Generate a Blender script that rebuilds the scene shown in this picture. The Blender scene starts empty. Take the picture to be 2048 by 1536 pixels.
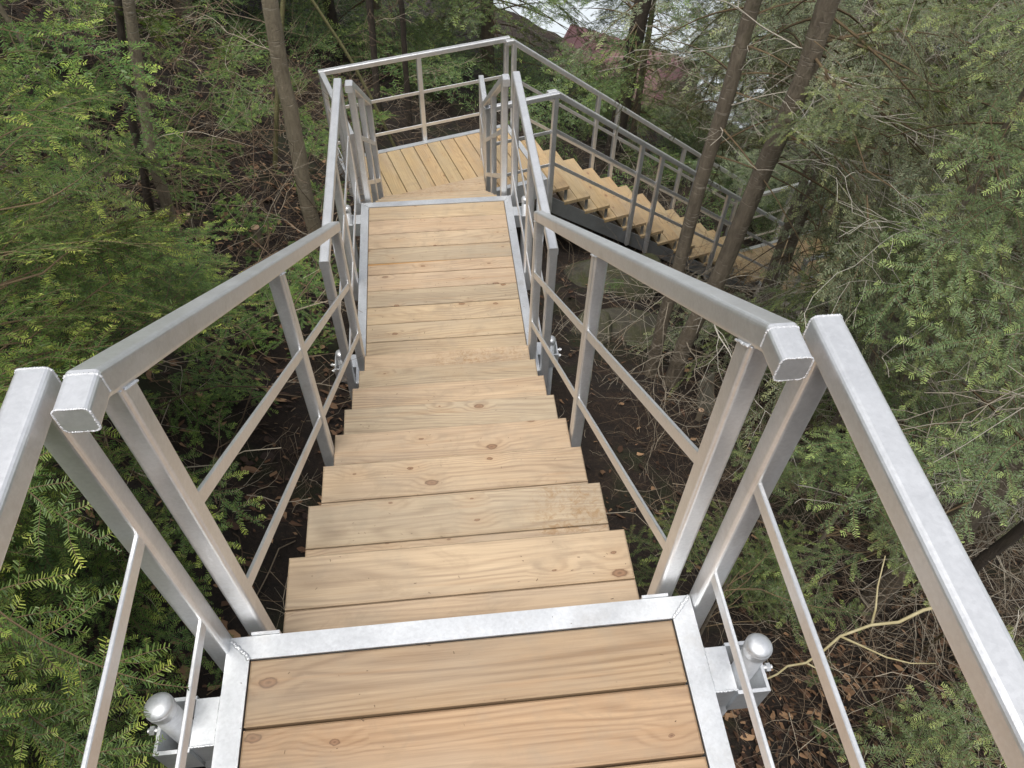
import bpy, math, random
import numpy as np
from mathutils import Vector, Matrix
R = math.radians
scene = bpy.context.scene
C = scene.collection

# ------------------------------------------------------------------ camera, sky, sun, exposure
CAM = np.array([0.0059, -0.6898, 1.6382])
cd = bpy.data.cameras.new('camera'); cam = bpy.data.objects.new('camera', cd); C.objects.link(cam)
cam.location = CAM; cam.rotation_euler = (R(39.5365), R(-0.9424), R(-6.0404))
cd.sensor_width = 36.0; cd.lens = 27.01; cd.clip_start = 0.05; cd.clip_end = 600
scene.camera = cam

SUN_EL, SUN_AZ = 72.0, 205.0        # soft high light, from behind the viewer
w = bpy.data.worlds.new('World'); scene.world = w; w.use_nodes = True
nt = w.node_tree; nt.nodes.clear()
sky = nt.nodes.new('ShaderNodeTexSky'); sky.sky_type = 'NISHITA'; sky.sun_disc = False
sky.sun_elevation = R(SUN_EL); sky.sun_rotation = R(SUN_AZ); sky.air_density = 1.0; sky.dust_density = 4.0; sky.ozone_density = 1.0
hs = nt.nodes.new('ShaderNodeHueSaturation'); hs.inputs['Saturation'].default_value = 0.35
bg = nt.nodes.new('ShaderNodeBackground'); bg.inputs[1].default_value = 0.11
wo = nt.nodes.new('ShaderNodeOutputWorld')
nt.links.new(sky.outputs[0], hs.inputs['Color']); nt.links.new(hs.outputs[0], bg.inputs[0]); nt.links.new(bg.outputs[0], wo.inputs[0])
sl = bpy.data.lights.new('sun', 'SUN'); so = bpy.data.objects.new('sun', sl); C.objects.link(so)
sl.energy = 1.6; sl.angle = R(28); sl.color = (1.0, 0.96, 0.9)
az = R(SUN_AZ); el = R(SUN_EL)
sd = Vector((math.sin(az) * math.cos(el), math.cos(az) * math.cos(el), math.sin(el)))
so.rotation_euler = sd.to_track_quat('Z', 'Y').to_euler()
scene.view_settings.view_transform = 'Standard'; scene.view_settings.look = 'None'
scene.view_settings.exposure = 0.65; scene.view_settings.gamma = 1.0

# ------------------------------------------------------------------ helpers
def tag(o, label=None, cat=None, group=None, kind=None):
    if label: o['label'] = label
    if cat: o['category'] = cat
    if group: o['group'] = group
    if kind: o['kind'] = kind
    return o
def thing(name, loc=(0, 0, 0), rz=0, **k):
    o = bpy.data.objects.new(name, None); C.objects.link(o); o.empty_display_size = .2
    o.location = loc; o.rotation_euler = (0, 0, rz); return tag(o, **k)

def raw_mesh(name, V, F, mat, parent=None, attrs=None, fmat=None, smooth=False):
    """V (n,3) array; F (m,k) array of equal-size faces or list of such arrays"""
    V = np.asarray(V, np.float32)
    Fs = F if isinstance(F, list) else [F]
    Fs = [np.asarray(f, np.int32) for f in Fs if len(f)]
    me = bpy.data.meshes.new(name)
    me.vertices.add(len(V)); me.vertices.foreach_set('co', V.ravel())
    li = np.concatenate([f.ravel() for f in Fs]); sizes = np.concatenate([np.full(len(f), f.shape[1], np.int32) for f in Fs])
    me.loops.add(len(li)); me.loops.foreach_set('vertex_index', li)
    me.polygons.add(len(sizes)); st = np.concatenate([[0], np.cumsum(sizes)[:-1]]).astype(np.int32)
    me.polygons.foreach_set('loop_start', st); me.polygons.foreach_set('loop_total', sizes)
    if fmat is not None: me.polygons.foreach_set('material_index', np.asarray(fmat, np.int32))
    if smooth: me.polygons.foreach_set('use_smooth', np.ones(len(sizes), bool))
    me.update(calc_edges=True)
    for k, a in (attrs or {}).items():
        a = np.asarray(a, np.float32)
        if a.ndim == 1: me.attributes.new(k, 'FLOAT', 'POINT').data.foreach_set('value', a)
        else: me.attributes.new(k, 'FLOAT_VECTOR', 'POINT').data.foreach_set('vector', a.ravel())
    for m in (mat if isinstance(mat, (list, tuple)) else [mat]): me.materials.append(m)
    o = bpy.data.objects.new(name, me); C.objects.link(o)
    if parent: o.parent = parent
    return o

class MB:
    def __init__(s): s.v = []; s.f = []; s.wc = []; s.bt = []
    def add(s, vs, fs, wc=None, bt=0.5):
        b = len(s.v); s.v += [tuple(p) for p in vs]; s.f += [tuple(b + i for i in f) for f in fs]
        s.wc += [tuple(c) for c in (wc if wc is not None else vs)]; s.bt += [bt] * len(vs)
        return s
    def sweep(s, path, sec, axis='yz', x=0.0, cap=True):
        """sweep a closed 2D section (lateral, normal) along a path in the local yz plane at lateral offset x"""
        n = len(path); rings = []
        P = [Vector(p) for p in path]
        for i in range(n):
            d0 = (P[i] - P[i-1]).normalized() if i else None
            d1 = (P[i+1] - P[i]).normalized() if i < n - 1 else None
            if d0 is None: d = d1; sc = 1
            elif d1 is None: d = d0; sc = 1
            else:
                d = (d0 + d1).normalized(); sc = 1 / max(.3, d.dot(d1))
            nrm = Vector((-d.y, d.x)) * sc
            rings.append([(x + a, P[i].x + nrm.x * b, P[i].y + nrm.y * b) for a, b in sec])
        m = len(sec); vs = [p for r in rings for p in r]; fs = []
        for i in range(n - 1):
            for j in range(m):
                a, b = i * m + j, i * m + (j + 1) % m
                fs.append((a, b, b + m, a + m))
        if cap: fs.append(tuple(range(m))[::-1]); fs.append(tuple((n - 1) * m + j for j in range(m)))
        return s.add(vs, fs)
    def box(s, x0, x1, y0, y1, z0, z1, bt=.5, wc=None):
        v = [(x, y, z) for z in (z0, z1) for y in (y0, y1) for x in (x0, x1)]
        return s.add(v, [(0, 2, 3, 1), (4, 5, 7, 6), (0, 1, 5, 4), (2, 6, 7, 3), (0, 4, 6, 2), (1, 3, 7, 5)], wc, bt)
    def prism(s, poly, z0, z1):
        n = len(poly); v = [(x, y, z0) for x, y in poly] + [(x, y, z1) for x, y in poly]
        f = [tuple(range(n))[::-1], tuple(range(n, 2 * n))] + [(i, (i + 1) % n, n + (i + 1) % n, n + i) for i in range(n)]
        return s.add(v, f)
    def tube(s, pts, rad, n=10, cap=True):
        P = [Vector(p) for p in pts]; vs = []; m = len(P)
        for i in range(m):
            d = (P[min(i+1, m-1)] - P[max(i-1, 0)]).normalized()
            a = d.orthogonal() if abs(d.z) < .9 else Vector((1, 0, 0)); a = (a - d * a.dot(d)).normalized(); b = d.cross(a)
            r = rad[i] if hasattr(rad, '__len__') else rad
            vs += [tuple(P[i] + (a * math.cos(2*math.pi*k/n) + b * math.sin(2*math.pi*k/n)) * r) for k in range(n)]
        fs = [(i*n+k, i*n+(k+1) % n, (i+1)*n+(k+1) % n, (i+1)*n+k) for i in range(m-1) for k in range(n)]
        if cap: fs += [tuple(range(n))[::-1], tuple((m-1)*n+k for k in range(n))]
        return s.add(vs, fs)
    def blob(s, c, r, sc=(1, 1, 1), n=7, m=5):
        vs = [(c[0], c[1], c[2] + r*sc[2])]; fs = []
        for i in range(1, m):
            t = math.pi * i / m
            vs += [(c[0] + r*sc[0]*math.sin(t)*math.cos(2*math.pi*k/n), c[1] + r*sc[1]*math.sin(t)*math.sin(2*math.pi*k/n), c[2] + r*sc[2]*math.cos(t)) for k in range(n)]
        vs.append((c[0], c[1], c[2] - r*sc[2])); L = len(vs) - 1
        fs += [(0, 1+k, 1+(k+1) % n) for k in range(n)]
        for i in range(m-2): fs += [(1+i*n+k, 1+(i+1)*n+k, 1+(i+1)*n+(k+1) % n, 1+i*n+(k+1) % n) for k in range(n)]
        fs += [(L, 1+(m-2)*n+(k+1) % n, 1+(m-2)*n+k) for k in range(n)]
        return s.add(vs, fs)
    def weld(s, p, q, r=.0035, rng=random.Random(3)):
        p = Vector(p); q = Vector(q); L = (q - p).length; n = max(2, int(L / (r * .8)))
        for i in range(n + 1):
            c = p.lerp(q, i / n) + Vector([rng.uniform(-1, 1) * r * .25 for _ in range(3)])
            s.blob(c, r * rng.uniform(.85, 1.15), (1, 1, .8))
        return s
    def weld_ring(s, x, y, z, r):
        q = [(x + a * .985, y, z + b * .985) for a, b in SEC]
        for i in range(len(q)):
            if (Vector(q[i]) - Vector(q[i-1])).length > r * .6: s.weld(q[i-1], q[i], r)
        return s
    def build(s, name, mat, parent=None, smooth=False):
        me = bpy.data.meshes.new(name); me.from_pydata(s.v, [], s.f); me.update()
        me.attributes.new('wc', 'FLOAT_VECTOR', 'POINT').data.foreach_set('vector', np.array(s.wc, np.float32).ravel())
        me.attributes.new('bt', 'FLOAT', 'POINT').data.foreach_set('value', np.array(s.bt, np.float32))
        if smooth: me.polygons.foreach_set('use_smooth', np.ones(len(me.polygons), bool))
        me.materials.append(mat)
        o = bpy.data.objects.new(name, me); C.objects.link(o)
        if parent: o.parent = parent
        return o

def rrect(w_, h_, r, n=5):
    out = []
    for cx, cy, a0 in ((w_/2-r, h_/2-r, 0), (-w_/2+r, h_/2-r, 90), (-w_/2+r, -h_/2+r, 180), (w_/2-r, -h_/2+r, 270)):
        for i in range(n + 1):
            a = R(a0 + 90 * i / n); out.append((cx + r * math.cos(a), cy + r * math.sin(a)))
    return out

# ------------------------------------------------------------------ materials
class NT:
    def __init__(s, name):
        s.m = bpy.data.materials.new(name); s.m.use_nodes = True; s.t = s.m.node_tree; s.t.nodes.clear()
        s.out = s.n('ShaderNodeOutputMaterial'); s.b = s.n('ShaderNodeBsdfPrincipled'); s.l(s.b.outputs[0], s.out.inputs[0])
    def n(s, t, **k):
        x = s.t.nodes.new(t)
        for a, b in k.items(): setattr(x, a, b)
        return x
    def l(s, a, b): s.t.links.new(a, b)
    def val(s, x, inp):
        if hasattr(x, 'is_linked') or hasattr(x, 'links'): s.l(x, inp)
        else: inp.default_value = x
    def math(s, op, a, b=0.0, clamp=False):
        x = s.n('ShaderNodeMath', operation=op, use_clamp=clamp); s.val(a, x.inputs[0]); s.val(b, x.inputs[1]); return x.outputs[0]
    def vmul(s, v, k):
        x = s.n('ShaderNodeVectorMath', operation='MULTIPLY'); s.l(v, x.inputs[0]); x.inputs[1].default_value = k; return x.outputs[0]
    def noise(s, v, scale, detail=3, rough=.55, dist=0.0):
        x = s.n('ShaderNodeTexNoise'); s.l(v, x.inputs['Vector']); x.inputs['Scale'].default_value = scale
        x.inputs['Detail'].default_value = detail; x.inputs['Roughness'].default_value = rough; x.inputs['Distortion'].default_value = dist
        return x.outputs['Fac']
    def ramp(s, f, stops, interp='LINEAR'):
        x = s.n('ShaderNodeValToRGB'); s.l(f, x.inputs[0]); e = x.color_ramp.elements; x.color_ramp.interpolation = interp
        while len(e) < len(stops): e.new(.5)
        for i, (p, c) in enumerate(stops):
            e[i].position = p; e[i].color = (c, c, c, 1) if not hasattr(c, '__len__') else (*c, 1)
        return x.outputs[0]
    def mix(s, f, a, b, mode='MIX'):
        x = s.n('ShaderNodeMix', data_type='RGBA', blend_type=mode)
        s.val(f, x.inputs[0])
        for v, i in ((a, 6), (b, 7)):
            if hasattr(v, '__len__') and not hasattr(v, 'links'): x.inputs[i].default_value = (*v, 1) if len(v) == 3 else v
            else: s.l(v, x.inputs[i])
        return x.outputs[2]
    def attr(s, name, out='Vector'):
        x = s.n('ShaderNodeAttribute', attribute_name=name); return x.outputs[out]
    def bump(s, h, strength=.3, dist=.01):
        x = s.n('ShaderNodeBump'); s.l(h, x.inputs['Height']); x.inputs['Strength'].default_value = strength; x.inputs['Distance'].default_value = dist
        s.l(x.outputs[0], s.b.inputs['Normal']); return x

def wood_material(name, pale, dark, split=False, spots=()):
    t = NT(name); wc = t.attr('wc'); bt = t.attr('bt', 'Fac')
    # knots: sparse cells stretched along the board
    kv = t.vmul(wc, (4.6, 8.5, 0.0)); vo = t.n('ShaderNodeTexVoronoi', feature='F1', voronoi_dimensions='2D'); t.l(kv, vo.inputs['Vector']); vo.inputs['Scale'].default_value = 1
    dk = vo.outputs['Distance']; sp = t.n('ShaderNodeSeparateColor'); t.l(vo.outputs['Color'], sp.inputs[0])
    has = t.math('GREATER_THAN', sp.outputs[0], .54)
    kd = t.math('ADD', dk, t.math('MULTIPLY', t.math('SUBTRACT', t.noise(wc, 60, 3), .5), .07))
    size = t.math('ADD', .024, t.math('MULTIPLY', t.math('POWER', sp.outputs[1], 2.5), .075))
    core = t.math('MULTIPLY', has, t.math('SUBTRACT', 1, t.math('DIVIDE', kd, size), True))
    halo = t.math('MULTIPLY', has, t.math('SUBTRACT', 1, t.math('DIVIDE', kd, .34), True))
    # grain: contour lines of a stretched noise field, bent round the knots
    big = t.noise(t.vmul(wc, (.8, 7, 7)), 1.0, 2, .4, .2)
    field = t.math('ADD', t.math('MULTIPLY', big, 95), t.math('MULTIPLY', halo, 10))
    sx = t.n('ShaderNodeSeparateXYZ'); t.l(wc, sx.inputs[0])
    field = t.math('ADD', field, t.math('MULTIPLY', sx.outputs[1], 330))
    ring = t.math('ADD', .5, t.math('MULTIPLY', t.math('SINE', field), .5))
    ring = t.math('MULTIPLY', t.math('POWER', ring, 2.0), t.ramp(t.noise(t.vmul(wc, (1.2, 16, 16)), 1.0, 3, .6), [(.35, 0.15), (.65, 1)]))
    fine = t.noise(t.vmul(wc, (5, 170, 170)), 1.0, 4, .65)
    broad = t.noise(t.vmul(wc, (1.6, 12, 12)), 1.0, 3, .5)
    fac = t.math('ADD', t.math('MULTIPLY', ring, .22), t.math('ADD', t.math('MULTIPLY', fine, .50), t.math('MULTIPLY', broad, .36)))
    col = t.ramp(fac, [(.25, pale), (.70, dark)])
    tint = t.ramp(bt, [(0, (1.03, .96, .90)), (.35, (1.04, 1.0, .93)), (.6, (.93, .96, .94)), (.8, (1.08, 1.02, .88)), (1, (.82, .85, .83))])
    col = t.mix(.8, col, tint, 'MULTIPLY')
    col = t.mix(t.math('MULTIPLY', halo, .30), col, (pale[0]*.72, pale[1]*.58, pale[2]*.45))
    kr = t.math('DIVIDE', kd, size)
    kc = t.ramp(t.math('MULTIPLY', kr, .5), [(.0, (.13, .065, .035)), (.22, (.27, .15, .085)), (.38, (.20, .105, .055)), (.47, (.10, .05, .03)), (.56, (.30, .18, .10))])
    km = t.ramp(t.math('MULTIPLY', kr, .5), [(.42, 1), (.72, 0)], 'EASE')
    col = t.mix(t.math('MULTIPLY', t.math('MULTIPLY', km, has), .85), col, kc)
    gry = t.ramp(t.noise(t.vmul(wc, (1.3, 5, 5)), 1.0, 4, .6), [(.45, 0), (.75, 1)])
    col = t.mix(t.math('MULTIPLY', gry, .40), col, (.33, .29, .235))
    hw = t.ramp(t.noise(t.vmul(wc, (1.0, 22, 5)), 1.0, 5, .7), [(.56, 0), (.70, 1)])
    col = t.mix(t.math('MULTIPLY', hw, .38), col, (.36, .205, .10))
    geo = t.n('ShaderNodeNewGeometry'); pos = geo.outputs['Position']
    # handling marks, dust, boot prints
    d1 = t.ramp(t.noise(pos, 9, 5, .65), [(.52, 0), (.72, 1)])
    col = t.mix(t.math('MULTIPLY', d1, .28), col, (.25, .22, .17))
    sc_ = t.ramp(t.noise(t.vmul(pos, (1, 1, 1)), 85, 3, .7), [(.74, 0), (.77, 1)])
    col = t.mix(t.math('MULTIPLY', sc_, .45), col, (.10, .07, .04))
    # scuffs: short dark scratches and greasy smears
    scr = t.ramp(t.noise(t.vmul(pos, (55, 160, 60)), 1, 3, .7), [(.70, 0), (.75, 1)])
    col = t.mix(t.math('MULTIPLY', t.math('MULTIPLY', scr, t.ramp(t.noise(pos, 6, 3, .6), [(.48, 0), (.6, 1)])), .55), col, (.13, .09, .06))
    sm = t.ramp(t.noise(t.vmul(pos, (7, 11, 7)), 1, 6, .72, .8), [(.54, 0), (.66, 1)])
    col = t.mix(t.math('MULTIPLY', sm, .30), col, (.27, .20, .13))
    if split:      # resin-coloured split along the edge of one board of the second landing
        sp3 = t.n('ShaderNodeSeparateXYZ'); t.l(pos, sp3.inputs[0])
        yc = t.math('ADD', 3.0305, t.math('MULTIPLY', sp3.outputs[0], .012)); wd = t.math('SUBTRACT', .0055, t.math('MULTIPLY', sp3.outputs[0], .012))
        f = t.math('SUBTRACT', 1, t.math('DIVIDE', t.math('ABSOLUTE', t.math('SUBTRACT', sp3.outputs[1], yc)), wd), True)
        f = t.math('MULTIPLY', t.math('MULTIPLY', f, 3, True), t.math('GREATER_THAN', wd, .0005))
        col = t.mix(t.math('MULTIPLY', f, .75), col, (.40, .20, .05))
    for (px, py, pz, rad, amt) in spots:
        dd = t.n('ShaderNodeVectorMath', operation='DISTANCE'); t.l(pos, dd.inputs[0]); dd.inputs[1].default_value = (px, py, pz)
        m = t.math('SUBTRACT', 1, t.math('DIVIDE', t.math('ADD', dd.outputs['Value'], t.math('MULTIPLY', t.math('SUBTRACT', t.noise(pos, 14, 4, .7), .5), rad * 1.4)), rad), True)
        pat = t.ramp(t.noise(pos, 34, 7, .8, 1.2), [(.47, 0), (.60, 1)])
        f = t.math('MULTIPLY', t.math('MULTIPLY', t.math('MULTIPLY', m, 2.2, True), pat), amt)
        col = t.mix(f, col, (.27, .15, .055))
    t.l(col, t.b.inputs['Base Color'])
    t.l(t.math('ADD', .52, t.math('MULTIPLY', fine, .22)), t.b.inputs['Roughness'])
    t.b.inputs['Specular IOR Level'].default_value = .35
    t.bump(t.math('ADD', fine, t.math('MULTIPLY', ring, .4)), .25, .002)
    return t.m

def metal_material(name, base, rough, blotch=.12, scale=9.0):
    t = NT(name); geo = t.n('ShaderNodeNewGeometry'); pos = geo.outputs['Position']
    a = t.noise(pos, scale, 5, .65, .6); b = t.noise(pos, scale * 14, 3, .6)
    vo = t.n('ShaderNodeTexVoronoi', feature='F1'); t.l(pos, vo.inputs['Vector']); vo.inputs['Scale'].default_value = 190
    sp = t.n('ShaderNodeSeparateColor'); t.l(vo.outputs['Color'], sp.inputs[0])
    m = t.math('ADD', t.math('MULTIPLY', a, .6), t.math('ADD', t.math('MULTIPLY', b, .30), t.math('MULTIPLY', sp.outputs[0], .10)))
    lo = tuple(c * (1 - 1.6 * blotch) for c in base); hi = tuple(min(.93, c * (1 + .7 * blotch)) for c in base)
    col = t.ramp(m, [(.3, lo), (.68, hi)])
    drt = t.ramp(t.noise(pos, 5.5, 6, .7), [(.56, 0), (.74, 1)])
    col = t.mix(t.math('MULTIPLY', drt, .30), col, (.42, .38, .32))
    t.l(col, t.b.inputs['Base Color'])
    t.b.inputs['Metallic'].default_value = 0.70
    t.l(t.math('ADD', rough - .1, t.math('MULTIPLY', m, .26)), t.b.inputs['Roughness'])
    t.bump(t.math('ADD', t.math('MULTIPLY', b, .5), a), .12, .004)
    return t.m

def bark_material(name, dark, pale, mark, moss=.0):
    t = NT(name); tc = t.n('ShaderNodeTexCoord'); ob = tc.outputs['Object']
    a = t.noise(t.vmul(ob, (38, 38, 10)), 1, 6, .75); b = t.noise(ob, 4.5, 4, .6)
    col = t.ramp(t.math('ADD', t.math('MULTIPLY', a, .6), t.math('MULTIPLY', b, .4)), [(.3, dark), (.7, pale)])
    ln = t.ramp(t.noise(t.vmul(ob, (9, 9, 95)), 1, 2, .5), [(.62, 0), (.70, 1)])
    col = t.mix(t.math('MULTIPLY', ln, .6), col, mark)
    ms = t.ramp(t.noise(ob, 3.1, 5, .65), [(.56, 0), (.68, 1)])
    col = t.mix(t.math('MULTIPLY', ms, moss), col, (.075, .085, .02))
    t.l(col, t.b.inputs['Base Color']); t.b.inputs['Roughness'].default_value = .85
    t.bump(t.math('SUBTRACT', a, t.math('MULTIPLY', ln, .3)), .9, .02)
    return t.m

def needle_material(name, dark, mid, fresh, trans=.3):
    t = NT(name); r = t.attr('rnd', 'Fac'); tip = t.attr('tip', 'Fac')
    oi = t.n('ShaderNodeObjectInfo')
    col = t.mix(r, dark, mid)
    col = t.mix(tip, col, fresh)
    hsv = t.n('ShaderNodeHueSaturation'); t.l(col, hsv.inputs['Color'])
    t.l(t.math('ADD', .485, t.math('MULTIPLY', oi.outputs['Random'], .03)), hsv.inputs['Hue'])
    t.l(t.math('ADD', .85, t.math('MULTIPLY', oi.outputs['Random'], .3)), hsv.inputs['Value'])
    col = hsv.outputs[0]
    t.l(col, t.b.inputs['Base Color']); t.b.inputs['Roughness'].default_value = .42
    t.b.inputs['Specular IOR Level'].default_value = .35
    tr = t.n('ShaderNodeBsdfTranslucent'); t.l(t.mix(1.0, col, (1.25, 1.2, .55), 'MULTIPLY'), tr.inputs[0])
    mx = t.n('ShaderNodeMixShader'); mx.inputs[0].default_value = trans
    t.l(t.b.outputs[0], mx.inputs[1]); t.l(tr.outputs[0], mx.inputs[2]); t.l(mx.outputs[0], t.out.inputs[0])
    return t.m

def rock_material(name, a_, b_, moss):
    t = NT(name); ob = t.n('ShaderNodeTexCoord').outputs['Object']; a = t.noise(ob, 9, 8, .72); b = t.noise(ob, 40, 5, .7)
    col = t.ramp(t.math('ADD', t.math('MULTIPLY', a, .6), t.math('MULTIPLY', b, .4)), [(.35, a_), (.65, b_)])
    col = t.mix(t.math('MULTIPLY', t.ramp(t.noise(ob, 5, 6, .7), [(.45, 0), (.58, 1)]), moss), col, (.055, .062, .018))
    t.l(col, t.b.inputs['Base Color']); t.b.inputs['Roughness'].default_value = .95; t.bump(t.math('ADD', a, b), .9, .03)
    return t.m
def simple_material(name, col, rough=.7, var=None, scale=20, metallic=0, rnd=False):
    t = NT(name)
    if rnd: c = t.ramp(t.attr('rnd', 'Fac'), var)
    elif var:
        tc = t.n('ShaderNodeNewGeometry'); c = t.ramp(t.noise(tc.outputs['Position'], scale, 4, .6), [(.3, col), (.7, var)])
    else: c = None
    if c is None: t.b.inputs['Base Color'].default_value = (*col, 1)
    else: t.l(c, t.b.inputs['Base Color'])
    t.b.inputs['Roughness'].default_value = rough; t.b.inputs['Metallic'].default_value = metallic
    return t.m

WOOD_A = wood_material('larch_decking_pinkish', (.49, .35, .222), (.27, .175, .105))
WOOD_B = wood_material('larch_treads', (.57, .45, .315), (.31, .23, .16), split=True,
                       spots=((.34, .42, -.36, .15, .6), (.22, 2.02, -1.44, .26, .45), (.05, 1.9, -1.44, .25, .35), (-.1, 5.0, -2.52, .5, .45)))
WOOD_C = wood_material('larch_decking_yellow', (.52, .395, .235), (.31, .22, .125))
METAL = metal_material('galvanized_tube', (.80, .81, .82), .35, .09)
METAL_F = metal_material('galvanized_frame', (.68, .70, .72), .42, .12, 7.0)
METAL_D = metal_material('weathered_zinc_stringer', (.36, .38, .40), .45, .15)
BARK = bark_material('bark_hemlock', (.085, .070, .050), (.27, .225, .165), (.50, .45, .37), .35)
BARK_P = bark_material('bark_young_pale', (.17, .14, .095), (.36, .31, .22), (.48, .44, .35), .25)
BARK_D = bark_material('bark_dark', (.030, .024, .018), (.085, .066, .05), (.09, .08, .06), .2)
TWIG_G = bark_material('twig_greenish', (.12, .12, .05), (.24, .22, .10), (.3, .28, .15), .0)
STEM = simple_material('needle_stem', (.16, .115, .055), .8, (.09, .06, .035), 30)
NEEDLE = needle_material('hemlock_needles', (.036, .090, .030), (.165, .285, .062), (.52, .64, .13))
NEEDLE_R = needle_material('hemlock_needles_olive', (.060, .095, .045), (.20, .265, .105), (.44, .52, .17))
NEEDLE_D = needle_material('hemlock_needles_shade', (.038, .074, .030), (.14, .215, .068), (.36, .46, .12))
NEEDLE_G = needle_material('hemlock_needles_greyish', (.10, .135, .085), (.34, .395, .245), (.50, .56, .27))
DEAD_P = simple_material('dead_limb_pale', (.1, .08, .06), .9, [(0, (.20, .165, .12)), (.6, (.34, .30, .235)), (1, (.50, .47, .40))], rnd=True)
DEAD = simple_material('dead_twig', (.1, .08, .06), .9, [(0, (.06, .038, .024)), (.55, (.19, .135, .085)), (1, (.40, .35, .27))], rnd=True)
LEAF = simple_material('fallen_leaf', (.1, .08, .06), .75, [(0, (.022, .011, .007)), (.55, (.115, .058, .030)), (1, (.36, .22, .12))], rnd=True)
ROCK = rock_material('lichen_rock', (.045, .04, .03), (.13, .12, .09), .55)
PALE_ROCK = simple_material('pale_granite', (.34, .29, .25), .9, (.5, .46, .42), 14)
MOSS_ROCK = rock_material('mossy_rock', (.045, .042, .03), (.12, .115, .085), .8)
CUT = simple_material('fresh_cut_wood', (.42, .27, .17), .8, (.5, .36, .25), 40)
GREYWOOD = simple_material('weathered_board', (.10, .09, .065), .85, (.16, .15, .12), 12)

# ------------------------------------------------------------------ ground
def vnoise(x, y, seed=0):
    xi = np.floor(x).astype(np.int64); yi = np.floor(y).astype(np.int64); fx = x - xi; fy = y - yi
    def hsh(a, b):
        n = (a * 374761393 + b * 668265263 + seed * 974634777) & 0x7fffffff
        n = (n ^ (n >> 13)) * 1274126177 & 0x7fffffff
        return ((n ^ (n >> 16)) & 0xffff) / 65535.0
    u = fx*fx*(3-2*fx); v = fy*fy*(3-2*fy)
    return (hsh(xi, yi)*(1-u)+hsh(xi+1, yi)*u)*(1-v) + (hsh(xi, yi+1)*(1-u)+hsh(xi+1, yi+1)*u)*v - .5
WATER_Z = -13.6
def gh(x, y):
    x = np.asarray(x, float); y = np.asarray(y, float)
    z = -1.1 - .36 * y - np.where(x < 0, .5, .45) * x
    z = np.where(x < -9, -1.1 - .36 * y + 4.5 - .2 * (x + 9), z)
    z = z - .35 * np.exp(-(x / 1.1) ** 2) * (1 / (1 + np.exp(-(7 - y) * 2)))
    z = z + .30 * vnoise(x * .8, y * .8, 1) + .14 * vnoise(x * 2.3, y * 2.3, 2) + .06 * vnoise(x * 6, y * 6, 3) + .03 * vnoise(x * 15, y * 15, 4)
    zl = WATER_Z + .25                                   # falls gently under the lake past the shore
    return np.where(z < zl, zl + (z - zl) * .25, z)
def build_ground():
    n = 330; u = np.linspace(-1, 1, n)
    gx = 1 + np.sign(u) * (np.abs(u) * 8 + np.abs(u) ** 4 * 100)
    gy = 3.5 + np.sign(u) * (np.abs(u) * 9 + np.abs(u) ** 4 * 120)
    X, Y = np.meshgrid(gx, gy); Z = gh(X, Y)
    V = np.stack([X, Y, Z], -1).reshape(-1, 3)
    i = np.arange(n * n).reshape(n, n)
    F = np.stack([i[:-1, :-1], i[:-1, 1:], i[1:, 1:], i[1:, :-1]], -1).reshape(-1, 4)
    t = NT('forest_floor'); pos = t.n('ShaderNodeNewGeometry').outputs['Position']
    a = t.noise(pos, 3.0, 8, .7); b = t.noise(pos, 34, 6, .75, .5)
    col = t.ramp(t.math('ADD', t.math('MULTIPLY', a, .45), t.math('MULTIPLY', b, .55)), [(.36, (.007, .0045, .003)), (.52, (.028, .017, .011)), (.68, (.085, .052, .031))])  # soil tones darkened overall, dense forest shade is put into the colour
    ms = t.ramp(t.noise(pos, 1.3, 6, .65), [(.54, 0), (.63, 1)])
    col = t.mix(t.math('MULTIPLY', ms, .55), col, (.030, .042, .010))
    t.l(col, t.b.inputs['Base Color']); t.b.inputs['Roughness'].default_value = .95
    t.bump(t.math('ADD', b, t.noise(pos, 90, 4, .7)), .9, .03)
    o = raw_mesh('ground', V, F, t.m, smooth=True); o['kind'] = 'structure'
    t = NT('lake_water'); t.b.inputs['Base Color'].default_value = (.55, .60, .63, 1); t.b.inputs['Roughness'].default_value = .2
    pos = t.n('ShaderNodeNewGeometry').outputs['Position']; t.bump(t.noise(pos, 2.2, 4, .6), .25, .05)
    o = raw_mesh('lake_water', [(-60, -60, WATER_Z), (240, -60, WATER_Z), (240, 300, WATER_Z), (-60, 300, WATER_Z)], np.array([[0, 1, 2, 3]]), t.m); o['kind'] = 'structure'
build_ground()

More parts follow.
